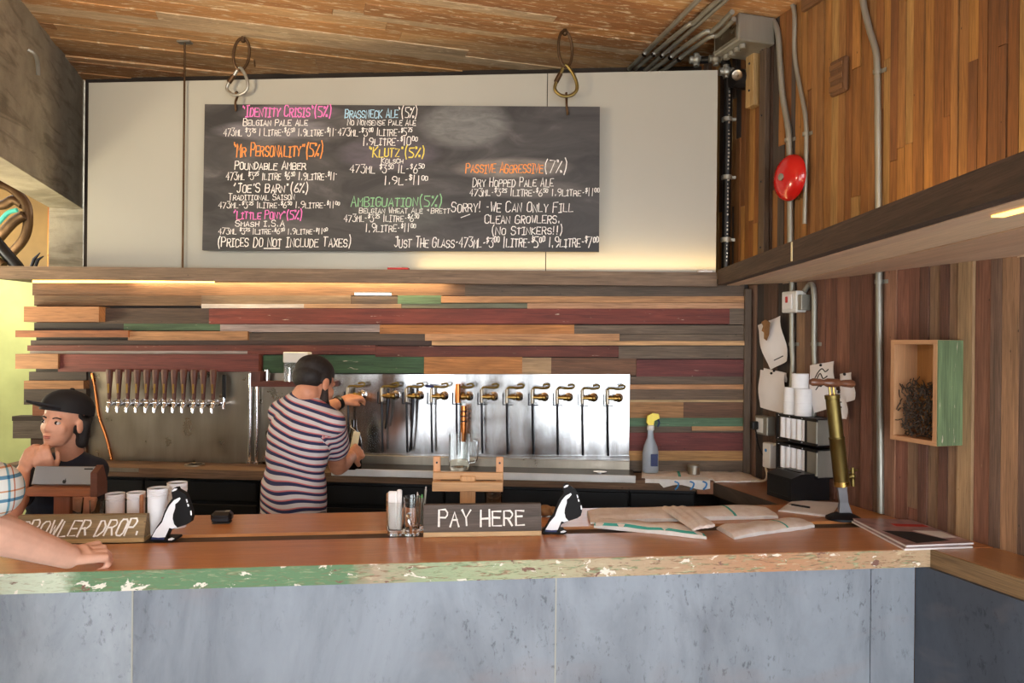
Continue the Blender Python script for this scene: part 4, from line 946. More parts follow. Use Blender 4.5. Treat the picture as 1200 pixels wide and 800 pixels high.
# clear cup of papers and pens, and a glass mug
q = tumbler(462, 629, 590, 22, 'clear cup holding a rolled white newspaper, left of the PAY HERE sign', 18, 'menu_cup'); pq = q.location.copy()
t_ = thing('rolled_paper', 'white rolled newspaper standing in the clear cup', 'paper', (pq.x, pq.y, BAR_Z + 0.012), 0)
m = MB(); s = pxm(pq); m.box(-9 * s, 1.5 * s, -0.010, 0.002, 0.004, 47 * s, bev=0.004); m.build('outer_fold', 'paper_white', t_)
m = MB(); m.box(1 * s, 7 * s, -0.011, 0.004, 0.004, 49 * s, bev=0.004); m.build('inner_fold', 'paper_white', t_)
t_ = thing('wooden_menu_board', 'thin wooden board standing behind the rolled newspaper', 'board', (pq.x - 11 * s, pq.y + 0.045, BAR_Z + 0.0005), 0)
m = MB(); m.box(-3.0 * s, 3.0 * s, 0, 0.012, 0, 45 * s, col=L((168, 118, 74)), bev=0.002); m.build('board', 'new_timber', t_)
q = tumbler(481, 629, 584, 21, 'clear glass mug between the rolled newspaper and the pens', 18, 'glass_mug'); s = pxm(q.location)
m = MB(); m.tube(bez([(-0.004, -0.026, 0.075), (-0.006, -0.058, 0.078), (0.004, -0.066, 0.05), (0.004, -0.056, 0.022), (0, -0.026, 0.018)], 5), 0.0055, 8); m.build('mug_handle', 'chrome', q)
q = tumbler(491.5, 622, 596, 12, 'narrow clear holder of pens beside the PAY HERE sign', 14, 'pen_holder'); pq = q.location.copy(); s = pxm(pq)
for dx, h, mt, lab in ((-3, 36, 'galvanised', 'grey pen standing in the holder by the PAY HERE sign'), (1.5, 33, 'plastic_green', 'green tipped pen standing in the holder'), (5.5, 43, 'galvanised', 'tallest silver pen leaning in the holder')):
    if mt == 'plastic_green' and mt not in MATS: plain('plastic_green', (96, 170, 90), 0.4)
    t_ = thing('pen', lab, 'pen', (pq.x + dx * s * .55, pq.y + (0.004 if dx < 5 else -.003), BAR_Z + 0.012), 0, 'pens by the PAY HERE sign')
    m = MB(); m.tube([(0, 0, 0.006), (dx * s * .6, 0.0, h * s)], 0.0042, 8); m.build('barrel', mt if dx != 1.5 else 'galvanised', t_)
    m = MB(); m.tube([(dx * s * .6, 0, h * s + 0.0004), (dx * s * .65, 0, h * s + 0.012)], [0.0042, 0.002], 8); m.build('cap', 'chrome' if dx != 1.5 else mt, t_)

# tablet stands
def tablet_stand(x, yb, ypost, label, w2, ytop, ybar0, ybar1, pw, colr):
    p = PZ(x, yb, BAR_Z); s = pxm(p); q = thing('tablet_stand', label, 'stand', (p.x, p.y, BAR_Z + 0.0005), 0.02)
    Z = lambda y: (yb - y) * s
    m = MB(); m.box(-0.07, 0.07, -0.045, 0.06, 0, 0.012, col=L(colr), bev=0.003); m.build('base', 'new_timber', q)
    m = MB(); m.box(-pw * s, pw * s, -0.012, 0.010, 0.0125, Z(ybar0) - 0.001, col=L(colr), grain=2, bev=0.003); m.build('post', 'new_timber', q)
    return q, s, Z
q, s, Z = tablet_stand(548, 603, 566, 'pale wooden stand with two upright ends behind the PAY HERE sign', 41, 537, 557, 574, 9, (206, 158, 108))
m = MB(); m.box(-41 * s, 41 * s, -0.002, 0.016, Z(558.5) - 0.012, Z(553.5), col=L((204, 158, 110)), bev=0.002); m.build('crossbar', 'new_timber', q)
m = MB(); m.box(-41 * s, 41 * s, -0.034, -0.003, Z(574), Z(563), col=L((210, 166, 118)), bev=0.002); m.build('tray_front', 'new_timber', q)
for sg in (-1, 1):
    m = MB(); m.box(sg * 37 * s - 4.3 * s, sg * 37 * s + 4.3 * s, 0.0165, 0.032, Z(568), Z(536), col=L((206, 150, 104)), grain=2, bev=0.002); e = m.build('end_upright', 'new_timber', q)
    m = MB(); m.lathe([(0.004, 0), (0.004, 0.003), (0, 0.0035)], 10, Matrix.Translation((sg * 37 * s, 0.0164, Z(543))) @ Matrix.Rotation(math.radians(90), 4, 'X')); m.build('screw', 'dark_iron', e)
q, s, Z = tablet_stand(74, 613, 575, 'brown wooden stand holding a tablet in front of the person in the cap', 38, 545, 577, 580, 9.5, (128, 74, 48))
m = MB(); m.box(-38 * s, 36 * s, -0.03, 0.04, Z(580), Z(570), col=L((146, 88, 54)), bev=0.003); m.build('tray', 'new_timber', q)
m = MB(); m.prism([(-0.03, Z(580)), (0.04, Z(580)), (0.04, Z(566)), (0.012, Z(545)), (-0.03, Z(552))], 36.5 * s, 44 * s, axis=0, col=L((98, 56, 38))); m.build('end_cheek', 'new_timber', q)
tq = thing('tablet', 'silver tablet seen from the back, leaning on the brown wooden stand', 'tablet', q.location + Vector((-0.004, 0.0, Z(569.3))), 0.02)
tl_ = Matrix.Rotation(math.radians(-22), 4, 'X')
m = MB(); m.box(-36 * s, 36 * s, -0.004, 0.004, 0.002, 21.5 * s / math.cos(math.radians(22)), M=tl_, bev=0.003); m.build('back_shell', 'laptop_grey', tq)
m = MB(); m.box(-35 * s, 35 * s, 0.0042, 0.0055, 0.003, 21.2 * s / math.cos(math.radians(22)), M=tl_); m.build('screen', 'black_plastic', tq)
m = MB(); m.box(22 * s, 32 * s, -0.0052, -0.0042, 19 * s, 20.6 * s, M=tl_); m.build('camera_strip', 'black_plastic', tq)
ap = [(0, 3.6), (1.6, 4.2), (3.2, 3.2), (2.7, 1.6), (3.3, .2), (2.2, -2.2), (1, -2.8), (0, -2.3), (-1, -2.8), (-2.2, -2.2), (-3.3, .2), (-3.2, 3.0), (-1.6, 4.2)]
m = MB(); m.prism([(a * .62 * s + 2 * s, b * .62 * s + 4.2 * s) for a, b in ap], -0.0052, -0.0042, axis=1, M=tl_); m.prism([(a * s + 2 * s, b * s + 4.2 * s) for a, b in ((0, 2.6), (.3, 3.6), (1.2, 4.2), (.9, 3.0))], -0.0052, -0.0042, axis=1, M=tl_); m.build('logo_mark', 'black_plastic', tq)

# folded towels
def towel(label, pts, h, name='bar_towel', stripes=(), z0=BAR_Z + 0.0006, side='towel_white', group='folded towels on the bar', under=0.0, lift=None):
    """pts: pixel corners on the bar (back-left, back-right, front-right, front-left)"""
    c = [PZ(x, y, z0 + h) for x, y in pts]; o = sum(c, Vector()) / 4; o.z = z0
    q = thing(name, label, 'towel', o, 0, group)
    nu, nv = 28, 8; rnd = random.Random(len(label))
    def pt(u, v, t):
        a = c[0].lerp(c[1], u); b = c[3].lerp(c[2], u); p = a.lerp(b, v)
        z = z0 + (h + 0.002 * math.sin(u * 17 + v * 3) + 0.0015 * math.sin(v * 9 + u * 5) - h * .42 * (2 * abs(v - .5)) ** 5 - h * .35 * (2 * abs(u - .5)) ** 10) * t
        if lift: z += lift(u, v)
        e = (0.003 * math.sin(u * 9 + len(label)) + 0.0016 * math.sin(u * 31)) * (1 if v > .5 else -1) * (2 * abs(v - .5)) ** 2
        return (p.x - o.x, p.y - o.y - e, z - o.z)
    lay = 3; m = MB(); V = []; F = []
    for L_ in range(2):
        for i in range(nu + 1):
            for j in range(nv + 1): V.append(pt(i / nu, j / nv, 1.0 if L_ else 0.0))
    id_ = lambda L_, i, j: L_ * (nu + 1) * (nv + 1) + i * (nv + 1) + j
    for i in range(nu):
        for j in range(nv): F.append((id_(1, i, j), id_(1, i, j + 1), id_(1, i + 1, j + 1), id_(1, i + 1, j))); F.append((id_(0, i, j), id_(0, i + 1, j), id_(0, i + 1, j + 1), id_(0, i, j + 1)))
    m.add(V, F, smooth=True); SF = []
    for i in range(nu): SF += [(id_(0, i, 0), id_(1, i, 0), id_(1, i + 1, 0), id_(0, i + 1, 0)), (id_(0, i, nv), id_(0, i + 1, nv), id_(1, i + 1, nv), id_(1, i, nv))]
    for j in range(nv): SF += [(id_(0, 0, j), id_(0, 0, j + 1), id_(1, 0, j + 1), id_(1, 0, j)), (id_(0, nu, j), id_(1, nu, j), id_(1, nu, j + 1), id_(0, nu, j + 1))]
    for f in SF: m.face(list(f), 1, smooth=False, uvs=[(0, 0)] * 4)
    m.build('terry_cloth', ['towel', side], q)
    for kind, a, b in stripes:
        m = MB(); V = []
        n = 10
        for i in range(n + 1):
            t = i / n
            for d in (0, 1):
                if kind == 'u': x_ = pt(a + (b - a) * d + 0.02 * t, t, 1.0)
                else: x_ = pt(t, a + (b - a) * d, 1.0)
                V.append((x_[0], x_[1], x_[2] + 0.0008))
        m.add(V, [(2 * i, 2 * i + 1, 2 * i + 3, 2 * i + 2) if kind == 'u' else (2 * i, 2 * i + 2, 2 * i + 3, 2 * i + 1) for i in range(n)]); m.build('woven_stripe', 'stripe_teal', q)
    return q
towel('long folded towel at the back of the bar, lying under the twisted one', [(688, 594), (893, 588.5), (912, 600), (692, 606)], 0.024, stripes=[('u', .74, .755)])
towel('folded towel with a teal edge, nearest the PAY HERE sign', [(702, 606), (800, 611), (828, 624), (696, 611)], 0.022, stripes=[('v', .86, .99)])
towel('short folded towel at the right end of the towels, near the pump', [(840, 613), (935, 603), (955, 611), (860, 624)], 0.022, stripes=[('u', .62, .64)])
towel('small twisted towel lying across the long one', [(776, 591), (804, 590), (838, 611), (812, 615)], 0.018, z0=BAR_Z + 0.0265, side='towel', name='bar_towel')
q, p = on_bar('cloth_bundle', 'small brown crumpled cloth behind the right hand cutout', 'cloth', 640, 607)
m = MB()
for c_, r in (((0, .03, .022), (.03, .026, .022)), ((.03, .035, .018), (.026, .024, .018)), ((-.026, .03, .015), (.022, .02, .015))): m.ball(c_, r, seg=16)
m.build('folds', 'leaf_brown', q)
# cloth on the back counter with blue lettering, hanging over the edge
BCZ = BAR_Z + 0.0006
q = towel('white cloth with blue lettering on the right end of the back counter', [(752, 550), (832, 549), (836, 560), (752, 557.5)], 0.010, name='printed_cloth', z0=BCZ, group='cloths on the back counter', stripes=[('u', .5, .54)])
o = q.location; a, b = BACK.px(756, 562, BC + .004), BACK.px(832, 563, BC + .004)
m = MB(); V = []; n = 14
for i in range(n + 1):
    t = i / n; lx = a[0] + (b[0] - a[0]) * t; dz = -0.010 - 0.026 * (0.6 + 0.4 * math.sin(t * 9)) * (t > .25)
    for ly, z in ((-.20, BCZ + .012), (-BC - .006, BCZ + .008), (-BC - .010, BCZ + dz), (-BC - .006, BCZ + dz), (-BC - .0025, BCZ + .002)): V.append(BACK.world(lx, ly + .001 * math.sin(t * 20), z) - o)
m.add(V, [(5 * i + k, 5 * i + 5 + k, 5 * i + 6 + k, 5 * i + 1 + k) for i in range(n) for k in range(4)], smooth=True); m.build('overhang', 'towel_white', q)
m = MB()
for x in (793, 811, 826):
    lx, lz = BACK.px(x, 569, BC + .012); w_ = BACK.world(lx, -BC - .0115, lz) - o
    m.tube(bez([w_ + Vector((-.010, 0, .02)), w_ + Vector((.008, 0, .012)), w_ + Vector((.004, 0, -.006)), w_ + Vector((-.008, 0, -.018))], 4), .004, 6)
m.build('blue_lettering', 'ink_blue', q)
towel('crumpled white cloth in the corner behind the return counter', [(822, 549), (872, 551), (893, 562), (838, 562)], 0.012, name='cleaning_cloth', z0=BCZ, group='cloths on the back counter')
# spray bottle and tin
p = PZ(762, 552.5, BCZ + .013); q = thing('spray_bottle', 'spray bottle with a yellow trigger on the back counter', 'bottle', (p.x, p.y, BCZ + .0125), 0.0); s = pxm(p)
q.location = BACK.world(BACK.px(762, 552, .10)[0], -.10, BCZ + .0145); s = q.location.y / FPX
m = MB(); m.lathe([(0, 0), (9 * s, 0), (9.5 * s, 2 * s), (9.5 * s, 22 * s), (8 * s, 30 * s), (4 * s, 40 * s), (3.4 * s, 46 * s), (3.4 * s, 49 * s), (0, 49 * s)], 20, sy=.8); m.build('bottle_body', 'spray_plastic', q)
m = MB(); m.lathe([(4.2 * s, 49.2 * s), (4.2 * s, 54 * s), (3 * s, 55 * s), (0, 55 * s)], 14); m.build('collar', 'white_plastic', q)
m = MB(); m.prism([(-5 * s, 58 * s), (-3 * s, 55.2 * s), (3 * s, 55.2 * s), (4 * s, 60 * s), (10 * s, 63 * s), (9 * s, 68 * s), (2 * s, 69 * s), (-4 * s, 66 * s)], -0.010, 0.010, axis=1); m.build('spray_head', 'plastic_yellow', q)
m = MB(); m.tube(bez([(7 * s, 0, 63 * s), (10 * s, 0, 58 * s), (8 * s, 0, 53 * s)], 4), 0.004, 8); m.build('trigger', 'navy_paint', q)
m = MB(); m.box(-1 * s, 7 * s, -8.9 * s, -7.2 * s, 8 * s, 22 * s, bev=.001); m.build('label_patch', 'navy_paint', q)
p = BACK.world(BACK.px(813, 553, .12)[0], -.12, BCZ + .0135); q = thing('small_tin', 'small round grey tin standing on the white cloth', 'tin', p, 0); s = p.y / FPX
m = MB(); m.lathe([(0, 0), (7 * s, 0), (7 * s, 8 * s), (6.2 * s, 8 * s), (6.2 * s, 1 * s), (0, 1 * s)], 20); m.build('tin_body', 'dull_steel', q)
m = MB(); m.lathe([(7.5 * s, 8.05 * s), (7.5 * s, 10.5 * s), (0, 10.5 * s)], 20); m.build('lid', 'galvanised', q)
# tall clear pitcher on the drip tray
p = BACK.world(BACK.px(538, 552, .19)[0], -.19, BAR_Z + .0203); s = p.y / FPX
q = thing('glass_jug', 'tall clear glass jug on the drip tray in front of the copper sleeve', 'glass', p, 0)
m = MB(); h = 42 * s; r = 12 * s; m.lathe([(0, 0), (r * .9, 0), (r, h * .1), (r * 1.02, h), (r * .94, h), (r * .9, h * .1), (0, h * .06)], 22); m.build('glass_wall', 'glass', q)
m = MB(); m.tube(bez([(r * .98, 0, h * .82), (r * 1.7, 0, h * .80), (r * 1.75, 0, h * .5), (r * 1.6, 0, h * .25), (r * .97, 0, h * .2)], 5), 0.006, 8); m.build('jug_handle', 'glass', q)

# dark bottle with a cream tag
p = BACK.world(BACK.px(414, 546, .235)[0], -.235, BAR_Z + .0203); s = p.y / FPX
gb = thing('growler_bottle', 'dark brown bottle with a cream tag being filled at the tap', 'bottle', p, 0)
m = MB(); m.lathe([(0, 0), (9.5 * s, 0), (10 * s, 2 * s), (10 * s, 30 * s), (8.5 * s, 37 * s), (4.2 * s, 46 * s), (3.2 * s, 50 * s), (3.2 * s, 57 * s), (2.6 * s, 57 * s), (2.6 * s, 50 * s), (0, 48 * s)], 22); m.build('bottle_body', 'bottle_glass', gb)
m = MB(); T_ = Matrix.Translation((2 * s, -.050, 24 * s)) @ Matrix.Rotation(math.radians(12), 4, 'Y'); m.box(-4 * s, 4 * s, -.001, .001, -2 * s, 21 * s, M=T_, bev=.0008); tg = m.build('paper_tag', 'tag_cream', gb)
m = MB(); m.tube(bez([(2 * s + .02, -.051, 44 * s), (0, -.03, 48 * s), (-3.6 * s, -.003, 50 * s), (0, 3.6 * s, 50.5 * s), (3.6 * s, 0, 50 * s)], 4), .0014, 6); m.build('string', 'paper_white', gb)
# ================================================================== right wall equipment
def rpx(x, y, off=0.0): return RIGHT.px(x, y, off)
def R3(x, y, off): 
    lx, lz = RIGHT.px(x, y, off); return Vector((lx, -off, lz))
def wall_thing(name, label, cat, x, y, off=0.011, group=None):
    lx, lz = rpx(x, y, off); return thing(name, label, cat, RIGHT.world(lx, -off, lz), RIGHT.ang, group), lx, lz
# fire bell
q, lx, lz = wall_thing('fire_bell', 'round red fire alarm bell high on the right wall', 'bell', 934, 209, .012)
RX = Matrix.Rotation(math.radians(90), 4, 'X')
a = rpx(913, 209, .04)[0]; b = rpx(953, 209, .04)[0]; rad = max(.10, (rpx(934, 182, .05)[1] - rpx(934, 237, .05)[1]) / 2)
m = MB(); m.lathe([(rad * .35, 0), (rad * .35, .03)], 24, RX); m.build('back_box', 'dark_iron', q)
m = MB(); m.lathe([(rad * .97, .0305), (rad, .034), (rad * .985, .044), (rad * .90, .058), (rad * .70, .072), (rad * .4, .081), (0, .083)], 36, RX); m.build('gong', 'bell_red', q)
m = MB(); m.lathe([(.016, .0835), (.016, .090), (0, .094)], 16, RX); m.build('centre_bolt', 'galvanised', q)
# conduits: (name, label, pixel path, radius)
def conduit(label, path, r=.011, straps=(), mat='galvanised', off=.024, top=True):
    lo_ = R3(*path[-1][:2], off); q = thing('steel_conduit', label, 'pipe', RIGHT.world(lo_.x, lo_.y, lo_.z), RIGHT.ang, 'steel conduits on the right wall')
    pts = [R3(x, y, off) - lo_ for x, y in path]
    m = MB(); m.tube(bez(pts, 6), r, 10); m.build('tube', mat, q)
    for x, y in straps:
        c = R3(x, y, off) - lo_
        m = MB(); m.lathe([(r + .0035, -.008), (r + .0035, .008)], 12, Matrix.Translation(c)); m.box(c.x + r, c.x + r + .022, c.y + off - .014, c.y + off - .0115, c.z - .008, c.z + .008); m.build('strap', mat, q)
    return q
conduit('steel conduit bending down from the ceiling, left one behind the red bell', [(882, 12), (900, 18), (911, 36), (914, 70), (917, 110), (923, 146), (925, 168), (926, 240), (926, 330)], .014, [(924, 164)])
conduit('steel conduit bending down from the ceiling, right one behind the red bell', [(915, -10), (926, 2), (931, 16), (931, 60), (935, 90), (943, 130), (945, 160), (944, 215), (943, 262)], .010, [(944, 157)])
conduit('long steel conduit reaching from the ceiling down the right wall to the bar', [(1010, -20), (1012, 5), (1019, 35), (1026, 58), (1028, 84), (1029, 180), (1030, 330), (1031, 450), (1032, 601)], .0125, [(1028, 84), (1030, 330)])
conduit('lower steel conduit left of the white switch box', [(928, 328), (928, 400), (929, 425), (927, 458)], .012, [(928, 403)])
conduit('lower steel conduit right of the white switch box, bent at its top', [(943, 341), (950, 333), (954, 345), (954, 403), (955, 440), (953, 495)], .012, [(954, 403)])
q, lx, lz = wall_thing('block', 'pale wooden block on the ledge under the red bell', 'block', 938, 272, .012); q.name = 'wooden_block'
s = q.location.y / FPX; q.location.z = LEDGE_Z1 + .0
m = MB(); m.box(-.025, .02, -.03, -.001, -.01, .075, col=L((196, 160, 92)), bev=.003); m.build('block', 'new_timber', q)
# switch box
q, lx, lz = wall_thing('switch_box', 'white electrical switch box between two conduits', 'switch', 936, 354, .013)
m = MB(); m.box(-.05, .055, -.055, 0, -.048, .048, bev=.004); m.build('box_body', 'white_plastic', q)
m = MB(); m.box(-.036, .03, -.062, -.0555, -.034, .036, bev=.003); m.build('cover', 'paper_white', q)
m = MB(); m.box(-.008, .006, -.068, -.0625, -.004, .024, bev=.002); m.build('red_switch', 'ink_red', q)
m = MB(); m.box(.0555, .085, -.05, 0, -.04, .03, bev=.003); m.build('side_box', 'galvanised', q)
# pinned papers
def paper(label, corners, off=.034, curl=.012, name='pinned_paper', marks=None, extra=None, mat='paper_white'):
    """corners tl, tr, br, bl in pixels on the right wall"""
    c = [R3(x, y, off) for x, y in corners]; o = c[0]; q = thing(name, label, 'paper', RIGHT.world(o.x, o.y, o.z), RIGHT.ang, 'papers pinned to the right wall')
    def pt(u, v, t): 
        p = c[0].lerp(c[1], u).lerp(c[3].lerp(c[2], u), v) - o
        return p + Vector((0, -curl * (math.sin(v * 3.0 + u) ** 2) - .004 * math.sin(u * 6) + t, 0))
    n = 8; m = MB(); V = []; F = []
    for t in (0, .0012):
        for i in range(n + 1):
            for j in range(n + 1): V.append(pt(i / n, j / n, t))
    K = (n + 1) ** 2; I = lambda i, j, l: l * K + i * (n + 1) + j
    for i in range(n):
        for j in range(n): F += [(I(i, j, 0), I(i, j + 1, 0), I(i + 1, j + 1, 0), I(i + 1, j, 0)), (I(i, j, 1), I(i + 1, j, 1), I(i + 1, j + 1, 1), I(i, j + 1, 1))]
    for i in range(n): F += [(I(i, 0, 0), I(i + 1, 0, 0), I(i + 1, 0, 1), I(i, 0, 1)), (I(i, n, 0), I(i, n, 1), I(i + 1, n, 1), I(i + 1, n, 0)), (I(0, i, 0), I(0, i, 1), I(0, i + 1, 1), I(0, i + 1, 0)), (I(n, i, 0), I(n, i + 1, 0), I(n, i + 1, 1), I(n, i, 1))]
    m.add(V, F, smooth=True); sh_ = m.build('sheet', mat, q)
    m = MB(); p = pt(.5, .04, -.004); m.ball(p, .006, seg=8); m.build('pin', 'dark_iron', q)
    if marks:
        for mt, lines, w in marks:
            m = MB()
            for ln in lines: m.tube(bez([pt(u, v, -.0012) for u, v in ln], 4), w, 5)
            m.build('ink_drawing', mt, q)
    return q, pt
q, pt = paper('curled white paper with a brown leaf, topmost of the pinned papers', [(888, 381), (917, 370), (924, 423), (903, 433)], curl=.02, marks=[('ink_black', [[(.35, .86), (.75, .84)]], .0025)])
m = MB(); lf = [(.42, .02), (.6, .0), (.74, .1), (.66, .22), (.6, .34), (.46, .44), (.38, .38), (.44, .26), (.36, .2), (.46, .12)]
m.prism([(pt(u, v, 0).x, pt(u, v, 0).z) for u, v in lf], pt(.5, .2, 0).y - .022, pt(.5, .2, 0).y - .018, axis=1); m.build('dry_leaf', 'leaf_brown', q)
paper('blank white paper left of the paper rolls', [(891, 433), (921, 438), (922, 486), (891, 477)])
paper('second blank sheet showing above the blank white paper', [(895, 431), (922, 437), (922, 448), (895, 442)], off=.028, curl=.004)
star = [[(.3, .3), (.42, .18), (.55, .12), (.68, .2), (.8, .16)], [(.25, .42), (.4, .3), (.5, .22), (.6, .34), (.75, .3)], [(.3, .55), (.5, .45), (.7, .5), (.85, .4)], [(.35, .42), (.5, .5), (.6, .42), (.72, .46)]]
paper('white paper with a black ink drawing behind the pump handle', [(949, 428), (979, 423), (980, 476), (954, 484)], curl=.014, marks=[('ink_black', star, .0022)])
paper('small white sheet at the right end of the pinned papers', [(984, 438), (999, 436), (1003, 468), (990, 472)], off=.030)
paper('white sheet with a small ink mark behind the brass tube of the pump', [(976, 456), (994, 460), (993, 491), (975, 489)], off=.026, marks=[('ink_black', [[(.45, .3), (.6, .4), (.7, .38)], [(.55, .5), (.65, .6)]], .003)])
m = None
# receipt paper rolls stacked on the rack
def rack(label, x0, x1, y0, y1, off0, depth, group):
    a, za = rpx(x0, y1, off0 + depth); b, _ = rpx(x1, y1, off0 + depth); zt = rpx(x1, y0, off0 + depth)[1]; h = zt - za
    q = thing('metal_rack', label, 'rack', RIGHT.world(a, -off0, za), RIGHT.ang, group); w = b - a
    m = MB(); m.box(0, w, -.01, 0, 0, h); m.build('back_plate', 'dark_iron', q)
    fw = .013
    m = MB(); m.box(0, w, -depth, -depth + .006, 0, fw); m.box(0, w, -depth, -depth + .006, h - fw, h); m.box(0, fw, -depth, -depth + .006, fw, h - fw); m.box(w * .72, w * .72 + fw, -depth, -depth + .006, fw, h - fw); m.build('front_frame', 'dark_iron', q)
    m = MB(); m.box(0, w, -depth + .0065, -.0105, 0, .004); m.box(0, w, -depth + .0065, -.0105, h - .004, h); m.build('shelf_plates', 'dark_iron', q)
    m = MB(); m.box(w * .74, w - .001, -depth + .002, -.011, .0045, h - .0045, bev=.003); m.build('perforated_end', 'galvanised', q)
    for i in range(5):
        xx = fw + (w * .72 - fw) * (i + .5) / 5
        m = MB(); m.lathe([(.0, .006), ((w * .72 - fw) / 11, .006), ((w * .72 - fw) / 11, h - .006), (0, h - .006)], 12, Matrix.Translation((xx, -depth + .022, 0))); m.build('canister', 'cup_paper', q)
    for xx in (.02, w * .35, w * .66):
        m = MB()
        for zz in (fw / 2, h - fw / 2): m.ball((xx, -depth - .001, zz), .003, seg=8)
        m.build('screw_heads', 'chrome', q)
    return q, h
DEP = .10
rack('upper dark metal rack of five white canisters on the right wall', 909, 957, 491, 514, .012, DEP, 'canister racks')
rack('lower dark metal rack of five white canisters on the right wall', 909, 957, 527, 549, .012, DEP, 'canister racks')
zr = rpx(933, 490, .012 + DEP)[1] + .0008
for i, (x, y0, y1, lab) in enumerate(((928.5, 474, 491, 'white paper roll, lower left of the stack on the upper rack'), (942, 474, 491, 'white paper roll, lower right of the stack on the upper rack'), (928.5, 458, 474, 'white paper roll, upper left of the pair rows on the rack'), (942, 458, 474, 'white paper roll, upper right of the pair rows on the rack'), (938, 441, 457, 'white paper roll on the very top of the stack'))):
    lx = rpx(x, 480, .065)[0]; r = .5 * (rpx(948.5, 480, .065)[0] - rpx(935.5, 480, .065)[0]) * .98; h = .064; lev = (0, 0, 1, 1, 2)[i]
    r = min(r, .042)
    q = thing('paper_roll', lab, 'roll', RIGHT.world(lx, -.068, zr + lev * (h + .0006)), RIGHT.ang, 'paper rolls on the upper rack')
    m = MB(); m.lathe([(r * .3, 0), (r, 0), (r, h), (r * .3, h), (r * .3, 0)], 22); m.build('roll', 'cup_paper', q)
    m = MB(); m.lathe([(r * .29, .001), (r * .29, h - .001), (r * .24, h - .001), (r * .24, .001), (r * .29, .001)], 16); m.build('core', 'leaf_brown', q)
# outlets and cables
q, lx, lz = wall_thing('power_outlet', 'grey metal power outlet with a black plug near the corner', 'outlet', 901, 498, .012)
m = MB(); m.box(-.05, .05, -.045, 0, -.045, .045, bev=.004); m.build('outlet_box', 'galvanised', q)
m = MB(); m.box(-.035, .02, -.0475, -.0455, -.034, .034, bev=.0008); m.build('face_plate', 'white_plastic', q)
m = MB(); m.box(-.040, -.010, -.080, -.048, -.022, .018, bev=.005); m.build('plug', 'black_plastic', q)
m = MB(); m.tube(bez([(-.02, -.06, -.022), (-.01, -.05, -.10), (.01, -.03, -.16), (.03, -.02, -.20)], 6), .004, 6); m.build('plug_cord', 'black_plastic', q)
q, lx, lz = wall_thing('router_box', 'upright white plastic box with a blue mark below the outlet', 'box', 906, 532, .03)
m = MB(); m.box(-.028, .03, -.04, 0, -.062, .055, bev=.004); m.build('case', 'white_plastic', q)
m = MB(); m.lathe([(.008, 0), (.008, .0015), (0, .0015)], 14, Matrix.Translation((0, -.0402, .02)) @ RX); m.build('blue_mark', 'ink_blue', q)
q = thing('cable', 'cream cable looping from the white plastic box to the counter', 'cable', RIGHT.world(0, 0, 0), RIGHT.ang)
m = MB(); m.tube(bez([R3(911, 519, .045), R3(901, 528, .05), R3(896, 540, .06), R3(899, 556, .07), R3(895, 563, .10), Vector((R3(880, 560, .15).x, -.15, BAR_Z + .017))], 6), .005, 8); m.build('cord', 'cable_cream', q)
# black printer on the return counter
p = PZ(925, 587, BAR_Z); lp = RIGHT.loc(p)
q = thing('receipt_printer', 'black receipt printer on the return counter below the racks', 'printer', RIGHT.world(rpx(900, 570, .22)[0], -.225, BAR_Z + .0), RIGHT.ang)
W_ = rpx(957, 575, .10)[0] - rpx(900, 570, .22)[0]
m = MB(); m.prism([(0, .001), (.19, .001), (.19, .115), (.05, .115), (.0, .098)], .0, W_, axis=0); pb = m.build('case', 'black_plastic', q)
m = MB(); m.box(W_ * .1, W_ * .9, -.003, -.0004, .02, .085, bev=.001); m.build('front_cover', 'black_satin', q)
m = MB(); m.box(-.004, -.0005, .03, .10, .03, .09, bev=.001); m.build('side_panel', 'dark_iron', q)
m = MB(); m.box(W_ * .2, W_ * .8, .06, .075, .1155, .118); m.build('paper_slot', 'dark_rubber', q)
# notepad and pen
c4 = [PZ(x, y, BAR_Z) for x, y in ((930, 586), (985, 590), (972, 606), (912, 599))]; o = sum(c4, Vector()) / 4
q = thing('notepad', 'loose pinkish white sheets on the bar behind the pump base', 'paper', (o.x, o.y, BAR_Z + .0006), 0)
m = MB(); poly_slab(m, [(p.x - o.x, p.y - o.y) for p in c4], 0, .003); m.build('lower_sheet', 'paper_white', q)
m = MB(); R_ = Matrix.Rotation(.05, 4, 'Z'); poly_slab(m, [((p.x - o.x) * .92, (p.y - o.y) * .92) for p in c4], .0032, .0045, M=R_); m.build('upper_sheet', 'paper_white', q)
a_, b_ = PZ(924, 593, BAR_Z), PZ(949, 597, BAR_Z); t_ = thing('pen', 'dark pen lying on the loose sheets', 'pen', (a_ + b_) / 2 + Vector((0, 0, .009)), math.atan2(b_.y - a_.y, b_.x - a_.x))
h = (b_ - a_).length / 2; RY = Matrix.Rotation(math.radians(90), 4, 'Y')
m = MB(); m.lathe([(.0042, -h * .7), (.0042, h)], 10, RY); m.build('barrel', 'dark_rubber', t_); m = MB(); m.lathe([(.001, -h), (.004, -h * .71)], 10, RY); m.build('tip', 'chrome', t_)

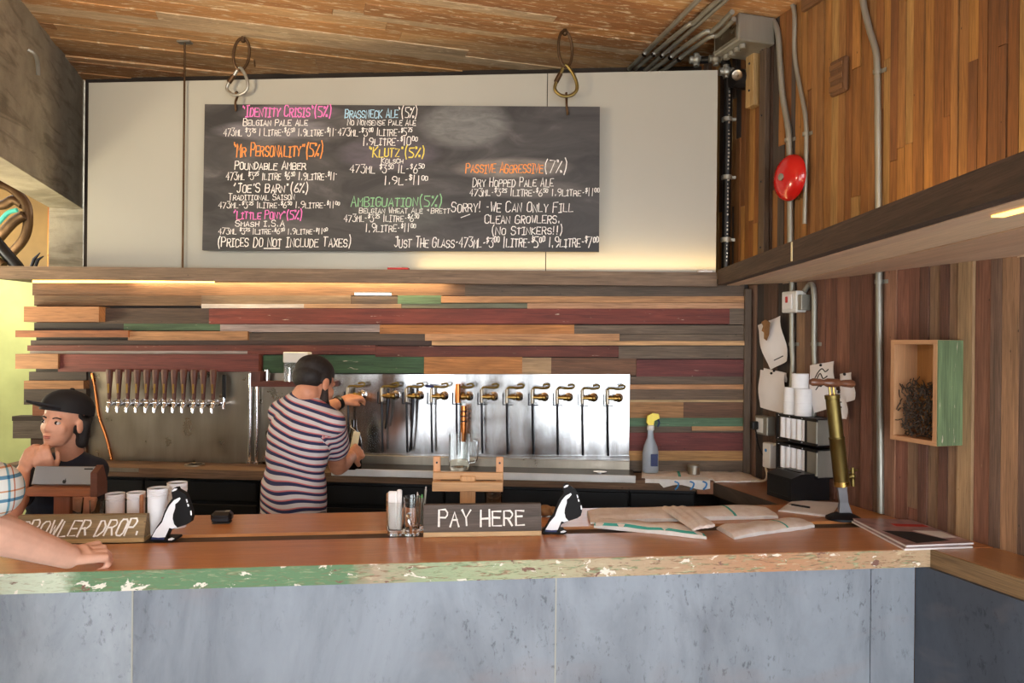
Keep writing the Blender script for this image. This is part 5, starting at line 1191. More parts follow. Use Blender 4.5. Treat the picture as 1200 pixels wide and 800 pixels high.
# brass hand pump
pbase = PZ(988, 602, BAR_Z + .02); q = thing('brass_pump', 'old brass hand pump with a wooden handle standing on the bar', 'pump', (pbase.x, pbase.y, BAR_Z + .0006), 0.1)
s = pbase.y / FPX; X = lambda px, py: Vector(((px - 988) * s, 0, (604 - py) * s - .002))
m = MB(); m.lathe([(0, 0), (20 * s, 0), (20 * s, 2.5 * s), (15 * s, 5 * s), (8 * s, 8 * s), (0, 8 * s)], 28, sy=.85); m.build('base_plate', 'dark_iron', q)
m = MB()
prof = [(-6.5, 6.5), (-5, 20), (-4.5, 34), (-6, 44)]
a0, a1 = X(990, 597), X(985, 560)
V = []; F = []
for i, (t, w) in enumerate(((0, 8.0), (.35, 5.2), (.75, 5.4), (1, 7))):
    c = a0.lerp(a1, t)
    for dx, dy in ((-1, -.35), (1, -.35), (1, .35), (-1, .35)): V.append((c.x + dx * w * s, c.y + dy * w * s, c.z))
for i in range(3):
    for k in range(4): F.append((4 * i + k, 4 * i + (k + 1) % 4, 4 * i + 4 + (k + 1) % 4, 4 * i + 4 + k))
F += [(3, 2, 1, 0), (12, 13, 14, 15)]; m.add(V, F); m.build('steel_foot', 'laptop_grey', q)
ax0, ax1 = X(986, 562), X(973, 458)
D_ = (ax1 - ax0); LN = D_.length; rot = Vector((0, 0, 1)).rotation_difference(D_.normalized()).to_matrix().to_4x4(); T_ = Matrix.Translation(ax0) @ rot
m = MB(); m.lathe([(0, 0), (8.0 * s, .0), (8.6 * s, .01), (8.6 * s, LN * .50), (9.0 * s, LN * .505), (9.0 * s, LN * .525), (7.9 * s, LN * .53), (7.9 * s, LN * .955), (8.6 * s, LN * .96), (8.6 * s, LN), (0, LN)], 24, T_); m.build('barrel', 'old_brass', q)
for dx in (-2.3, 2.6):
    m = MB(); m.tube([T_ @ Vector((dx * s, 0, LN)), T_ @ Vector((dx * s * .9, 0, LN + 11 * s))], 1.5 * s, 8); m.build('piston_rod', 'brass', q)
m = MB(); m.lathe([(0, 0), (3.2 * s, 0), (4.6 * s, 3 * s), (4.2 * s, 12 * s), (3.4 * s, 17 * s), (5.2 * s, 21 * s), (5.2 * s, 33 * s), (3.4 * s, 37 * s), (4.2 * s, 42 * s), (4.8 * s, 51 * s), (3.2 * s, 54 * s), (0, 54 * s)], 18, Matrix.Translation(X(946, 443)) @ Matrix.Rotation(math.radians(2), 4, 'Y') @ RY, col=L((118, 74, 50))); m.build('wooden_handle', 'varnished_wood', q)
m = MB(); m.tube([X(990, 556), X(1000, 552)], 3.4 * s, 10); m.tube([X(999, 543), X(1000, 565)], 2.2 * s, 10); m.ball(X(999, 553), 3.8 * s); m.tube([X(995, 547), X(1005, 546)], 1.3 * s, 8); m.build('valve', 'old_brass', q)
m = MB(); m.lathe([(9.2 * s, -.008), (9.2 * s, .01)], 20, T_); m.build('lower_collar', 'brass', q)

# magazines
def mag(label, pts, z0, group, mat):
    c = [PZ(x, y, z0) for x, y in pts]; o = sum(c, Vector()) / 4; q = thing('magazine', label, 'magazine', (o.x, o.y, z0), 0, group)
    L_ = [(p.x - o.x, p.y - o.y) for p in c]; m = MB(); poly_slab(m, L_, 0, .0055); m.build('pages', 'paper_white', q)
    m = MB(); poly_slab(m, L_, .0057, .0065); cv = m.build('cover', mat, q)
    return q, c, o
mag('lower of the two magazines at the right end of the bar', [(996, 611), (1068, 613), (1140, 642), (1060, 645)], BAR_Z + .0008, 'magazines at the bar end', 'magazine_cover')
q, c, o = mag('glossy magazine with a red title, on top of another at the bar end', [(999, 609), (1068, 610.5), (1141, 637.5), (1062, 641)], BAR_Z + .0078, 'magazines at the bar end', 'magazine_cover')
def cpt(u, v): return c[0].lerp(c[1], u).lerp(c[3].lerp(c[2], u), v) - o
m = MB(); poly_slab(m, [cpt(.45, .22)[:2], cpt(.95, .25)[:2], cpt(.95, .36)[:2], cpt(.45, .33)[:2]], .0067, .0070); m.build('red_title', 'ink_red', q)
m = MB(); poly_slab(m, [cpt(.08, .5)[:2], cpt(.5, .55)[:2], cpt(.75, .9)[:2], cpt(.2, .95)[:2]], .0067, .0070); m.build('dark_picture', 'ink_black', q)
m = MB(); poly_slab(m, [cpt(.55, .5)[:2], cpt(.95, .55)[:2], cpt(.95, .8)[:2], cpt(.72, .8)[:2]], .0067, .0070); m.build('pale_picture', 'paper_white', q)

# wooden box of dried twigs
BD = .115
q = thing('wall_box', 'open wooden wall box with a green side, holding dark twigs', 'box', RIGHT.world(0, -.012, 0), RIGHT.ang)
fl_, fz0 = rpx(1043, 513, .012 + BD); fr_, _ = rpx(1097, 520, .012 + BD); zt_ = rpx(1097, 398, .012 + BD)[1]; zb_ = rpx(1097, 523, .012 + BD)[1]
t = .016; W2 = L((196, 146, 104))
m = MB(); m.box(fl_ + t, fr_ - t, -.010, -.001, zb_ + t, zt_ - t, col=L((176, 120, 62)), grain=2); m.build('back_panel', 'new_timber', q)
m = MB(); m.box(fl_, fr_, -BD, -.001, zt_ - t, zt_, col=W2); m.build('top_panel', 'new_timber', q)
m = MB(); m.box(fl_, fr_, -BD, -.001, zb_, zb_ + t, col=W2); m.build('bottom_panel', 'new_timber', q)
m = MB(); m.box(fl_, fl_ + t, -BD, -.001, zb_ + t, zt_ - t, col=W2, grain=2); m.build('side_panel', 'new_timber', q)
m = MB(); m.box(fr_ - t, fr_ - .0005, -BD, -.001, zb_ + t, zt_ - t, col=W2, grain=2); m.build('side_panel', 'new_timber', q)
m = MB(); m.box(fr_, fr_ + .004, -BD + .002, -.001, zb_ + .001, zt_ - .001, col=L((112, 132, 92)), grain=2); m.build('green_side', 'worn_paint', q)['label'] = 'outer side with worn green paint'
tw = thing('twig_bundle', 'tangle of dark dried twigs filling the wooden wall box', 'twigs', RIGHT.world((fl_ + fr_) / 2, -.012, zb_ + t + .0006), RIGHT.ang); tw['kind'] = 'stuff'
m = MB(); rnd = random.Random(5); hw = (fr_ - fl_) / 2 - t - .004; hh = (zt_ - zb_) * .52
for i in range(420):
    z = rnd.uniform(.004, hh) ; x = rnd.uniform(-hw, hw); y = rnd.uniform(-BD + .008, -.014)
    d = Vector((rnd.uniform(-1, 1), rnd.uniform(-.4, .4), rnd.uniform(-1, 1))).normalized() * rnd.uniform(.015, .04)
    p1 = Vector((x, y, z)); p2 = p1 + d; p2.x = max(-hw, min(hw, p2.x)); p2.y = max(-BD + .003, min(-.013, p2.y)); p2.z = max(.002, p2.z); mid = (p1 + p2) / 2 + Vector((rnd.uniform(-.006, .006), 0, rnd.uniform(-.004, .006))); mid.y = min(mid.y, -.013); mid.z = max(mid.z, .002)
    m.tube([p1, mid, p2], .0018, 5, caps=False)
m.build('twigs', 'twig_dark', tw)['kind'] = 'stuff'

# ------------------------------------------------------------------ ceiling corner: conduits, junction box, sprinkler pipe, camera, post
lx, lz = rpx(872, 12, .12); jb = thing('junction_box', 'grey metal junction box at the ceiling corner where conduits meet', 'electrical box', RIGHT.world(lx, -.13, CEIL_Z - .016), RIGHT.ang)
m = MB(); m.box(-.11, .11, -.09, .11, -.13, 0, bev=.006); m.build('box_body', 'galvanised', jb)
m = MB(); m.box(-.09, .09, -.095, -.0905, -.115, -.015, bev=.002); m.build('cover_plate', 'dull_steel', jb)
for k in range(4):
    m = MB(); m.lathe([(.017, 0), (.017, .02), (.012, .022)], 12, Matrix.Translation((-.07 + k * .045, -.04, -.132)) @ Matrix.Rotation(math.pi, 4, 'X')); m.build('connector', 'galvanised', jb)
jbx = Vector(jb.location)
ceil_pts = [((756, 62), (822, -4)), ((767, 62), (842, 0)), ((777, 64), (850, 0)), ((787, 66), (858, 14)), ((797, 68), (860, 22))]
clab = ['leftmost of the five parallel conduits under the ceiling corner', 'second from the left of the five parallel ceiling conduits', 'middle one of the five parallel ceiling conduits', 'fourth from the left of the five parallel ceiling conduits, bent towards the box', 'rightmost of the five parallel ceiling conduits, bent towards the box']
for i, ((xa_, ya_), (xb_, yb2)) in enumerate(ceil_pts):
    zz = CEIL_Z - .034 - (.03 if i > 2 else 0); A_ = PZ(xa_, ya_, zz); B_ = PZ(xb_, yb2, zz); d = (A_ - B_).normalized(); A2 = A_ + d * .24
    q = thing('ceiling_conduit', clab[i], 'pipe', A_, 0, 'conduits under the ceiling corner')
    pts = [A2 - A_, Vector((0, 0, 0)), (B_ - A_) * .55, (B_ - A_) * .62 + Vector((.012 * (i == 1) + .03 * (i > 2), 0, 0)), B_ - A_]
    if i < 3: pts.append((B_ - A_) - d * .5)
    m = MB(); m.tube(bez(pts, 4), .0125, 10); m.build('tube', 'galvanised', q)
    m = MB(); Rm = Vector((0, 0, 1)).rotation_difference(d).to_matrix().to_4x4(); m.lathe([(.017, -.012), (.017, .012)], 12, Rm); m.box(-.012, .012, -.006, .006, .013, -zz + CEIL_Z - .001); m.build('clamp', 'chrome', q)
# sprinkler pipe
sp_ = thing('sprinkler_pipe', 'black pipe with pale printing and silver fittings right of the white panel', 'pipe', P(851, 330, 3.86), 0)
o = sp_.location; zt = P(851, 75, 3.86).z - o.z
P0 = P(851, 318, 3.84); 
vx = [P(850.5, 318, 3.84) - o, P(852, 200, 3.84) - o, P(854, 90, 3.84) - o]
m = MB(); m.tube([vx[0] - Vector((0, 0, .03)), vx[1], vx[2]], .022, 14); m.build('pipe', 'black_satin', sp_)
for x, y in ((852, 140), (851.5, 208), (850.5, 281)):
    c = P(x, y, 3.84) - o
    m = MB(); m.lathe([(.0235, -.012), (.027, -.010), (.027, .010), (.0235, .012)], 14, Matrix.Translation(c)); m.box(c.x + .02, c.x + .045, c.y - .008, c.y + .008, c.z - .007, c.z + .007); m.build('clamp', 'galvanised', sp_)
m = MB()
rnd = random.Random(3)
for k in range(48):
    z = vx[0].z + .03 + (vx[2].z - vx[0].z - .06) * k / 48
    if k % 12 in (0,): continue
    xx = vx[0].x + (vx[2].x - vx[0].x) * (z - vx[0].z) / (vx[2].z - vx[0].z); m.box(xx - .005, xx + rnd.uniform(-.002, .004), -.0245 + vx[0].y, -.021 + vx[0].y, z, z + rnd.uniform(.005, .011))
m.build('printed_marks', 'dull_steel', sp_)
e0 = vx[2]; e1 = P(847, 70, 3.86) - o; e2 = P(832, 70, 3.90) - o; e3 = P(812, 71, 3.95) - o
m = MB(); m.tube(bez([e0, e0 + Vector((-.004, 0, .05)), e1, e2, e3], 5), .019, 12); m.build('elbow_pipe', 'black_satin', sp_)
for x, y, d in ((851, 84, 3.83), (839, 69, 3.86), (816, 70, 3.93)):
    c = P(x, y, d) - o; m = MB(); m.ball(c, .028, seg=14); m.tube([c + Vector((0, 0, -.034)), c + Vector((0, 0, .034))], .016, 10); m.tube([c + Vector((-.036, 0, 0)), c + Vector((.036, 0, 0))], .020, 10); m.build('fitting', 'galvanised', sp_)
# black camera
q, lx, lz = wall_thing('security_camera', 'round black security camera in the ceiling corner beside the black pipe', 'camera', 877, 94, .012)
m = MB(); m.lathe([(.05, 0), (.05, .05), (.045, .09), (0, .09)], 22, RX); m.build('housing', 'black_plastic', q)
Md = Matrix.Translation((.030, -.082, .002)) @ Vector((0, 0, 1)).rotation_difference(Vector((.72, -.68, -.05)).normalized()).to_matrix().to_4x4()
m = MB(); m.lathe([(.024, 0), (.026, .02), (.024, .024), (.017, .022), (.017, .016), (0, .014)], 20, Md); m.build('lens_ring', 'dull_steel', q)
# posts on the upper right wall
q, lx, lz = wall_thing('wall_batten', 'pale vertical wooden batten below the junction box', 'batten', 887, 126, .012)
h = rpx(888, 28, .06)[1] - lz
m = MB(); m.box(-.034, .034, -.045, 0, 0, h, col=L((176, 142, 92)), grain=2, bev=.003); m.build('batten', 'rough_boards', q)
m = MB()
for k in range(3): m.ball((.0, -.0455, .08 + k * h * .35), .006, seg=8)
m.build('nail_heads', 'dark_iron', q)
q, lx, lz = wall_thing('wall_batten', 'dark vertical wooden batten reaching from the ledge to the ceiling corner', 'batten', 889, 260, .012); q.location.z = LEDGE_Z1 + .02
h = CEIL_Z - .02 - q.location.z
m = MB(); m.box(.036, .085, -.03, 0, 0, h, col=L((88, 70, 54)), grain=2, bev=.003); m.build('batten', 'rough_boards', q)
m = MB()
for k in range(4): m.ball((.06, -.0305, .1 + k * h * .27), .005, seg=8)
m.build('nail_heads', 'dark_iron', q)

# ------------------------------------------------------------------ upper left: rusty curved things beyond the column
ZL = 2.0535
def low(v): return Vector((v.x, v.y, ZL))
rt = thing('rusty_ring', 'large rusty curved metal ring with a teal stripe at upper left', 'metal ring', low(P(2, 311, 4.7)), 0); o = rt.location
m = MB(); arc = [P(x, y, 4.7) - o for x, y in ((-14, 212), (8, 218), (22, 228), (31, 240), (33, 256), (31, 272), (25, 284), (14, 296), (4, 306), (-4, 322))]; m.tube(bez(arc, 5), [.028] * 46, 12); m.build('outer_ring', 'rusty_iron', rt)
m = MB(); m.tube(bez([P(x, y, 4.66) - o for x, y in ((-10, 290), (2, 275), (16, 260), (28, 252))], 5), .030, 12); m.build('cross_brace', 'rusty_iron', rt)
m = MB(); m.tube(bez([P(x, y, 4.60) - o for x, y in ((-8, 268), (2, 257), (10, 249), (20, 246))], 5), .014, 8); m.build('teal_stripe', 'stripe_teal', rt)
m = MB(); m.tube(bez([P(x, y, 4.72) - o for x, y in ((-12, 240), (4, 240), (16, 234), (27, 240))], 5), .03, 10); m.build('inner_brace', 'rusty_iron', rt)
bx2 = thing('black_bar', 'thick black bar leaning across the ledge at upper left', 'bar', low(P(6, 311, 4.5)), 0); o = bx2.location
m = MB(); m.tube([P(-14, 272, 4.5) - o, P(6, 296, 4.5) - o, P(20, 312, 4.5) - o, P(24, 319, 4.5) - o], .035, 10); m.build('bar', 'dark_iron', bx2)
m = MB(); m.tube([P(-12, 300, 4.46) - o, P(4, 312, 4.46) - o], .03, 10); m.build('side_bar', 'rusty_iron', bx2)
sc_ = thing('shears', 'pair of dark pointed shears standing on the ledge at upper left', 'shears', low(P(40, 311, 4.40)), 0); o = sc_.location
for (xa_, ya_), (xb_, yb2) in (((33, 311), (47, 296)), ((38, 308), (51, 300))):
    m = MB(); m.tube([low(P(xa_, ya_, 4.40)) + Vector((0, 0, .008)) - o, P((xa_ + xb_) / 2, (ya_ + yb2) / 2, 4.40) - o, P(xb_, yb2, 4.40) - o], [.008, .010, .003], 8); m.build('blade', 'dark_iron', sc_)

q, lx, lz = wall_thing('wall_patch', 'dark rough wooden knot block fixed high on the right wall', 'block', 986, 90, .011)
m = MB(); m.box(-.05, .05, -.022, 0, -.075, .075, col=L((104, 70, 42)), grain=2, bev=.008); m.build('block', 'rough_boards', q)
m = MB()
for k in range(3): m.box(-.045, .035, -.028, -.0222, -.06 + k * .045, -.035 + k * .045, col=L((122, 84, 50)), bev=.004)
m.build('ridges', 'rough_boards', q)
# ================================================================== people
def nrm(v): return Vector(v).normalized()
class Prims:
    def __init__(s): s.m = MB()
    def cap(s, p0, r0, p1, r1): 
        s.m.tube([p0, p1], [r0, r1], 16); s.m.ball(p0, r0, seg=16); s.m.ball(p1, r1, seg=16); return s
    def chain(s, pts): 
        for (a, ra), (b, rb) in zip(pts, pts[1:]): s.cap(a, ra, b, rb)
        return s
    def ell(s, c, r, R=None): s.m.ball(c, r, seg=20, R=R); return s
    def mesh(s, name, mats, parent, voxel=0.006, smooth=6, post=None):
        o0 = parent.location.copy(); tmp = s.m.build(name + '_tmp', 'skin')
        md = tmp.modifiers.new('r', 'REMESH'); md.mode = 'VOXEL'; md.voxel_size = voxel
        if smooth: sm = tmp.modifiers.new('s', 'SMOOTH'); sm.factor = 0.5; sm.iterations = smooth
        dg = bpy.context.evaluated_depsgraph_get(); dg.update()
        me = bpy.data.meshes.new_from_object(tmp.evaluated_get(dg)); me.name = name
        bpy.data.objects.remove(tmp)
        me.transform(Matrix.Translation(-o0)); me.materials.clear()
        for k in (mats if isinstance(mats, (list, tuple)) else [mats]): me.materials.append(MATS[k])
        n = len(me.polygons); me.polygons.foreach_set('use_smooth', [True] * n); me.polygons.foreach_set('material_index', [0] * n)
        if post: post(me, o0)
        o = bpy.data.objects.new(name, me); COLL.objects.link(o); o.parent = parent; return o
def frame_from(f, up):
    f = nrm(f); r = f.cross(nrm(up)).normalized(); u = r.cross(f).normalized(); return r, f, u
def head_prims(pr, c, r, f, u, k=1.0, fem=False):
    R = Matrix((r, f, u)).transposed(); A = lambda x, y, z: c + (r * x + f * y + u * z) * k
    E = lambda p, rad: pr.ell(A(*p), tuple(v * k for v in rad), R)
    E((0, -.012, .035), (.074, .092, .078)); E((0, .028, -.018), (.058, .058, .082)); E((0, .035, -.068), (.046 - .004 * fem, .048, .036)); E((0, .070, -.090), (.020, .018, .017))
    g = .010 if fem else 0.0
    pr.cap(A(0, .084 - g * .4, .010), .0075 * k, A(0, .104 - g, -.026), (.0115 - g * .3) * k)
    for s in (-1, 1): E((s * .009, .094 - g, -.029), (.008, .009, .007))
    pr.cap(A(-.034, .072 - g * .4, .022), (.012 - g * .2) * k, A(.034, .072 - g * .4, .022), (.012 - g * .2) * k)
    for s in (-1, 1): E((s * .035, .060 - g * .8, -.024), (.023, .022 - g * .3, .028)); E((s * .076, -.004, -.012), (.009, .020, .031))
    E((0, .082, -.053), (.020, .008, .005)); E((0, .081, -.061), (.017, .008, .005))
    return A, R
def hand(pr, w, f, n, side, curl=(.5, .6, .4), k=1.0, thumb=(.55, .75, -.2), spread=.06, slim=1.0):
    """palm, four fingers of different lengths with two bends each, and a thumb from the side of the palm; n = back of hand"""
    f = nrm(f); r = f.cross(nrm(n)).normalized(); n = r.cross(f).normalized(); r = r * side   # r points to the thumb side
    xs = (.030, .010, -.011, -.030); L_ = (.070, .078, .072, .056); kn = (.088, .092, .087, .078)
    for x, kk in zip(xs, kn): pr.cap(w + r * x * .6 * k + f * .012 * k, .0145 * k, w + (r * x + f * kk) * k, .0118 * k)
    pr.cap(w + (f * .045 - r * .012) * k, .016 * k, w + (f * .045 + r * .014) * k, .017 * k)
    for i, (x, l, kk) in enumerate(zip(xs, L_, kn)):
        p = w + (r * x + f * kk) * k; d = (f + r * (x * spread * 12)).normalized(); ang = 0
        for seg, (fr, rad) in enumerate(((.46, .0098), (.30, .0088), (.24, .0078))):
            ang += curl[seg] * (1 + .06 * i); dd = (d * math.cos(ang) - n * math.sin(ang)); q = p + dd * l * fr * 1.05 * k
            pr.cap(p, (rad + .0007) * k * slim, q, rad * k * slim); p = q
    b = w + (f * .026 + r * .028) * k; td = (f * thumb[0] + r * thumb[1] + n * thumb[2]).normalized(); td2 = (f * (thumb[0] + .5) + r * (thumb[1] - .35) + n * (thumb[2] - .15)).normalized()
    m1 = b + td * .042 * k; m2 = m1 + td2 * .030 * k
    pr.cap(w + (f * .02 + r * .012) * k, .016 * k, b, .0135 * k); pr.cap(b, .0135 * k, m1, .0110 * k); pr.cap(m1, .011 * k, m2, .009 * k)
    return m1, m2
def shoe(m, p, f, k=1.0):
    f = nrm(f)
    for a, r in ((0, .040), (.07, .042), (.15, .040)): m.ell(p + f * a + Vector((0, 0, .040)), (.042, .06, .040))

# ------------------------------------------------------------------ person pouring, striped shirt
man = thing('person', 'person with short dark hair and beard in a striped shirt, filling a bottle', 'person', (-0.935, 3.215, 0.0))
sh_l, sh_r = P(331, 484, 3.27), P(388, 496, 3.14)
nb = P(353, 470, 3.19); chest = P(351, 508, 3.20); waist = P(345, 555, 3.215); pel = P(344, 604, 3.215)
el_r, wr_r = P(396, 546, 3.36), P(411, 535, 3.575); el_l, wr_l = P(362, 491, 3.55), P(398, 471, 3.735)
hc = P(369, 449, 3.21); hr, hf, hu = frame_from((.52, .74, -.40), (.05, .3, 1))
yaw = Matrix.Rotation(math.radians(-30), 3, 'Z')
pr = Prims(); A, HR = head_prims(pr, hc, hr, hf, hu, .98)
pr.cap(A(0, -.028, -.05), .052, nb, .056); pr.cap(nb, .05, chest, .08)
pr.ell(chest, (.125, .088, .13), yaw); pr.ell(waist, (.112, .084, .12), yaw); pr.ell(pel, (.115, .09, .11), yaw); pr.cap(sh_l, .045, sh_r, .045)
pr.chain([(sh_r, .046), (el_r, .041), (el_r.lerp(wr_r, .35), .042), (wr_r, .028)]); pr.chain([(sh_l, .046), (el_l, .041), (el_l.lerp(wr_l, .35), .042), (wr_l, .028)])
hipx = yaw @ Vector((.085, 0, 0)); kn = {}
for s in (-1, 1):
    h_ = Vector((pel.x, pel.y, .92)) + hipx * s; k_ = Vector((h_.x + .0, h_.y + .02, .50)); a_ = Vector((k_.x, k_.y - .01, .085)); kn[s] = (h_, k_, a_)
    pr.chain([(h_, .078), (k_, .05), (a_, .036)]); pr.cap(a_, .034, a_ + (yaw @ Vector((0, .12, -.045))), .028)
bt = gb.location
hand(pr, wr_r, P(423, 527, 3.68) - wr_r, (.55, -.75, .25), 1, (.35, .7, .6), 1.05, (.6, .55, -.35))
hand(pr, wr_l, P(424, 462, 3.83) - wr_l, (.1, -.35, 1), 1, (.25, .75, .6), .98, (.75, .35, -.35), .05)
pr.mesh('body', 'skin_olive', man, .0055, 5)
# hair, beard
h_ = Prims(); E = lambda p, rad: h_.ell(A(*p), tuple(v * .96 for v in rad), HR)
E((0, -.016, .050), (.0795, .096, .073)); E((0, -.045, .010), (.074, .066, .058)); E((.070, .0, .012), (.010, .030, .034)); E((-.070, .0, .012), (.010, .030, .034)); h_.mesh('hair', 'hair_dark', man, .005, 4)
h_ = Prims(); E((0, .052, -.086), (.046, .046, .034))
for s in (-1, 1): h_.cap(A(s * .064, .008, -.022), .012, A(s * .050, .030, -.072), .020); h_.cap(A(s * .050, .030, -.072), .020, A(s * .02, .075, -.086), .022)
h_.mesh('beard', 'beard_dark', man, .005, 3)
# shirt
sl_end = sh_r.lerp(el_r, .52); sl_end_l = sh_l.lerp(el_l, .5)
t = Prims()
t.ell(chest + Vector((0, 0, -.02)), (.160, .112, .15), yaw); t.ell(chest.lerp(waist, .55), (.154, .108, .13), yaw); t.ell(waist + Vector((0, 0, -.02)), (.150, .108, .115), yaw)
hem = Vector((pel.x, pel.y, pel.z + .035)); t.m.lathe([(.0, -.045), (.152, -.05), (.154, .03), (.150, .12), (0, .13)], 28, Matrix.Translation(hem) @ yaw.to_4x4(), sy=.80)
t.cap(sh_l, .062, sh_r, .062); t.cap(nb + Vector((0, -.004, -.012)), .066, sh_l, .060); t.cap(nb + Vector((0, -.004, -.012)), .066, sh_r, .060); t.cap(nb + Vector((0, 0, -.02)), .07, chest, .105)
t.cap(sh_r, .063, sl_end, .066); t.cap(sh_l, .063, sl_end_l, .064)
def stripes(me, o0):
    n = len(me.vertices); co = np.empty(n * 3, dtype=np.float32); me.vertices.foreach_get('co', co); co = co.reshape(-1, 3) + np.array(o0)
    z0 = sh_r.z; up = np.clip((co[:, 2] - (z0 - .30)) / .30, 0, 1)
    val = co[:, 2] + (.10 + .24 * up) * (co[:, 0] - chest.x) - .05 * up * np.abs(co[:, 0] - chest.x) + .010 * np.sin(co[:, 0] * 26 + co[:, 2] * 14) * (1 - up)
    for a, b in ((sh_r, el_r),):
        ax = np.array((b - a).normalized()); q = co - np.array(a); tt = q @ ax; dist = np.linalg.norm(q - tt[:, None] * ax, axis=1)
        side = (co[:, 0] - a.x) ; m_ = (tt > .010) & (dist < .075) & (side > -.034)
        val = np.where(m_, z0 - tt + .35 * (dist - .05), val)
    at = me.attributes.new('stripe', 'FLOAT', 'POINT'); at.data.foreach_set('value', (val / .0335).astype(np.float32))
t.mesh('striped_shirt', 'striped_jersey', man, .006, 5, stripes)
t = Prims(); t.m.lathe([(0, -.10), (.128, -.10), (.130, .0), (.128, .10), (0, .10)], 24, Matrix.Translation((pel.x, pel.y, .935)) @ yaw.to_4x4(), sy=.80)
for s in (-1, 1): h_, k_, a_ = kn[s]; t.chain([(h_, .090), (k_, .068), (a_, .058)])
t.mesh('trousers', 'trousers_grey', man, .008, 4)
t = Prims()
for s in (-1, 1): shoe(t, kn[s][2] * 1.0 - Vector((0, 0, kn[s][2].z)), yaw @ Vector((0, 1, 0)))
t.mesh('shoes', 'shoe_dark', man, .008, 3)
m = MB(); o = man.location; d = (wr_l - el_l).normalized(); c = wr_l - d * .012 - o; Rm = Vector((0, 0, 1)).rotation_difference(d).to_matrix().to_4x4()
m.lathe([(.030, -.010), (.035, -.010), (.035, .010), (.030, .010), (.030, -.010)], 18, Matrix.Translation(c) @ Rm); m.build('wristwatch', 'black_plastic', man)

# ------------------------------------------------------------------ person in the cap behind the tablet
wom = thing('person', 'person in a black cap and navy shirt leaning on the bar behind the tablet', 'person', (-1.98, 3.27, 0.0))
hc = P(75, 494, 2.90); hr, hf, hu = frame_from((-.17, -.985, .04), (.08, -.04, 1)); K = .93
sl, srr = P(110, 551, 2.98), P(36, 553, 2.94)        # her left is on the right of the photo
nb = P(82, 534, 2.97); chest = P(74, 580, 3.00); belly = Vector((chest.x - .02, 3.14, .98)); pel = Vector((-1.98, 3.26, .86))
el_r, wr_r = P(14, 598, 2.64), P(27, 552, 2.76); el_l, wr_l = P(99, 596, 2.80), P(58, 556, 2.78)
pr = Prims(); A, HR = head_prims(pr, hc, hr, hf, hu, K, True); AW = A; KW = K; HRW = HR
pr.cap(A(0, -.026, -.05), .046, nb, .050); pr.cap(nb, .045, chest, .07)
pr.ell(chest, (.13, .085, .12)); pr.cap(chest, .085, belly, .10); pr.cap(belly, .10, pel, .11); pr.cap(sl, .042, srr, .042)
pr.chain([(srr, .042), (el_r, .036), (el_r.lerp(wr_r, .3), .038), (wr_r, .025)]); pr.chain([(sl, .042), (el_l, .036), (el_l.lerp(wr_l, .3), .037), (wr_l, .025)])
lg_ = {}
for s in (-1, 1):
    h_ = pel + Vector((s * .085, 0, -.02)); k_ = h_ + Vector((0, -.02, -.40)); a_ = Vector((k_.x, k_.y + .03, .085)); lg_[s] = (h_, k_, a_)
    pr.chain([(h_, .080), (k_, .05), (a_, .035)]); pr.cap(a_, .032, a_ + Vector((0, -.12, -.045)), .026)
hand(pr, wr_r, P(40, 524, 2.74) - wr_r, (-.35, -.9, .1), -1, (.75, .95, .6), .84, (.5, .6, -.45))
hand(pr, wr_l, P(46, 530, 2.72) - wr_l, (.30, -.9, .3), 1, (.55, .8, .6), .84, (.6, .5, -.4))
pr.mesh('body', 'skin', wom, .0048, 4)
o = wom.location
for s in (-1, 1):
    m = MB(); c = A(s * .030, .0688, .0025) - o; m.ball(c, (.0125 * K, .0115 * K, .0078 * K), seg=14, R=HR); e = m.build('eye', 'eye_white', wom)
    m = MB(); d = (hf * .97 + hr * .28 + hu * .08).normalized(); m.ball(c + d * .0046, .0080 * K, seg=12); m.build('iris', 'iris_dark', e)
    m = MB(); m.tube(bez([A(s * .015, .0800, .0195) - o, A(s * .030, .0785, .0240) - o, A(s * .045, .0690, .0195) - o], 4), .0028, 6); m.build('eyebrow', 'hair_dark', wom)
m = MB(); m.ball(A(0, .0845, -.0535) - o, (.0185 * K, .0055, .0034), R=HR); m.ball(A(0, .0835, -.0605) - o, (.016 * K, .0055, .0040), R=HR); m.build('lips', 'lips', wom)
h_ = Prims(); E = lambda p, rad: h_.ell(A(*p), tuple(v * K for v in rad), HR)
E((0, -.040, .005), (.080, .076, .070)); E((0, -.055, -.050), (.066, .050, .062))
for s in (-1, 1): h_.cap(A(s * .072, .000, .035), .010, A(s * .073, -.018, .010), .012); h_.cap(A(s * .070, -.03, .0), .026, A(s * .060, -.045, -.085), .022)
h_.mesh('hair', 'hair_dark', wom, .005, 4)
# cap: crown, brim, button
TC = Matrix.Translation(A(0, -.014, .056) - o) @ (HR.to_4x4()) @ Matrix.Rotation(math.radians(9), 4, 'X') @ Matrix.Rotation(math.radians(-34), 4, 'Z')
m = MB(); prof = [(1.0, -.018), (1.0, .0)] + [(math.cos(a), .074 * math.sin(a)) for a in [math.radians(15 * i) for i in range(1, 6)]] + [(0.0, .074)]
m.lathe([(.95, -.018)] + prof, 30, TC, sx=.084 * K, sy=.104 * K); m.build('cap_crown', 'cap_black', wom)
m = MB(); V = []; F = []; na, nr = 16, 6
for L_ in (0, .007):
    for i in range(na + 1):
        a = math.radians(-62 + 124 * i / na)
        for j in range(nr + 1):
            t = j / nr; x = math.sin(a) * (.083 + .006 * t); y0 = .100 * math.cos(a); y = y0 + .060 * t * max(.0, math.cos(a * 1.42)) ; z = -.010 + L_ - .9 * x * x + .012 * t
            V.append((x * K, y * K, z))
I = lambda l, i, j: l * (na + 1) * (nr + 1) + i * (nr + 1) + j
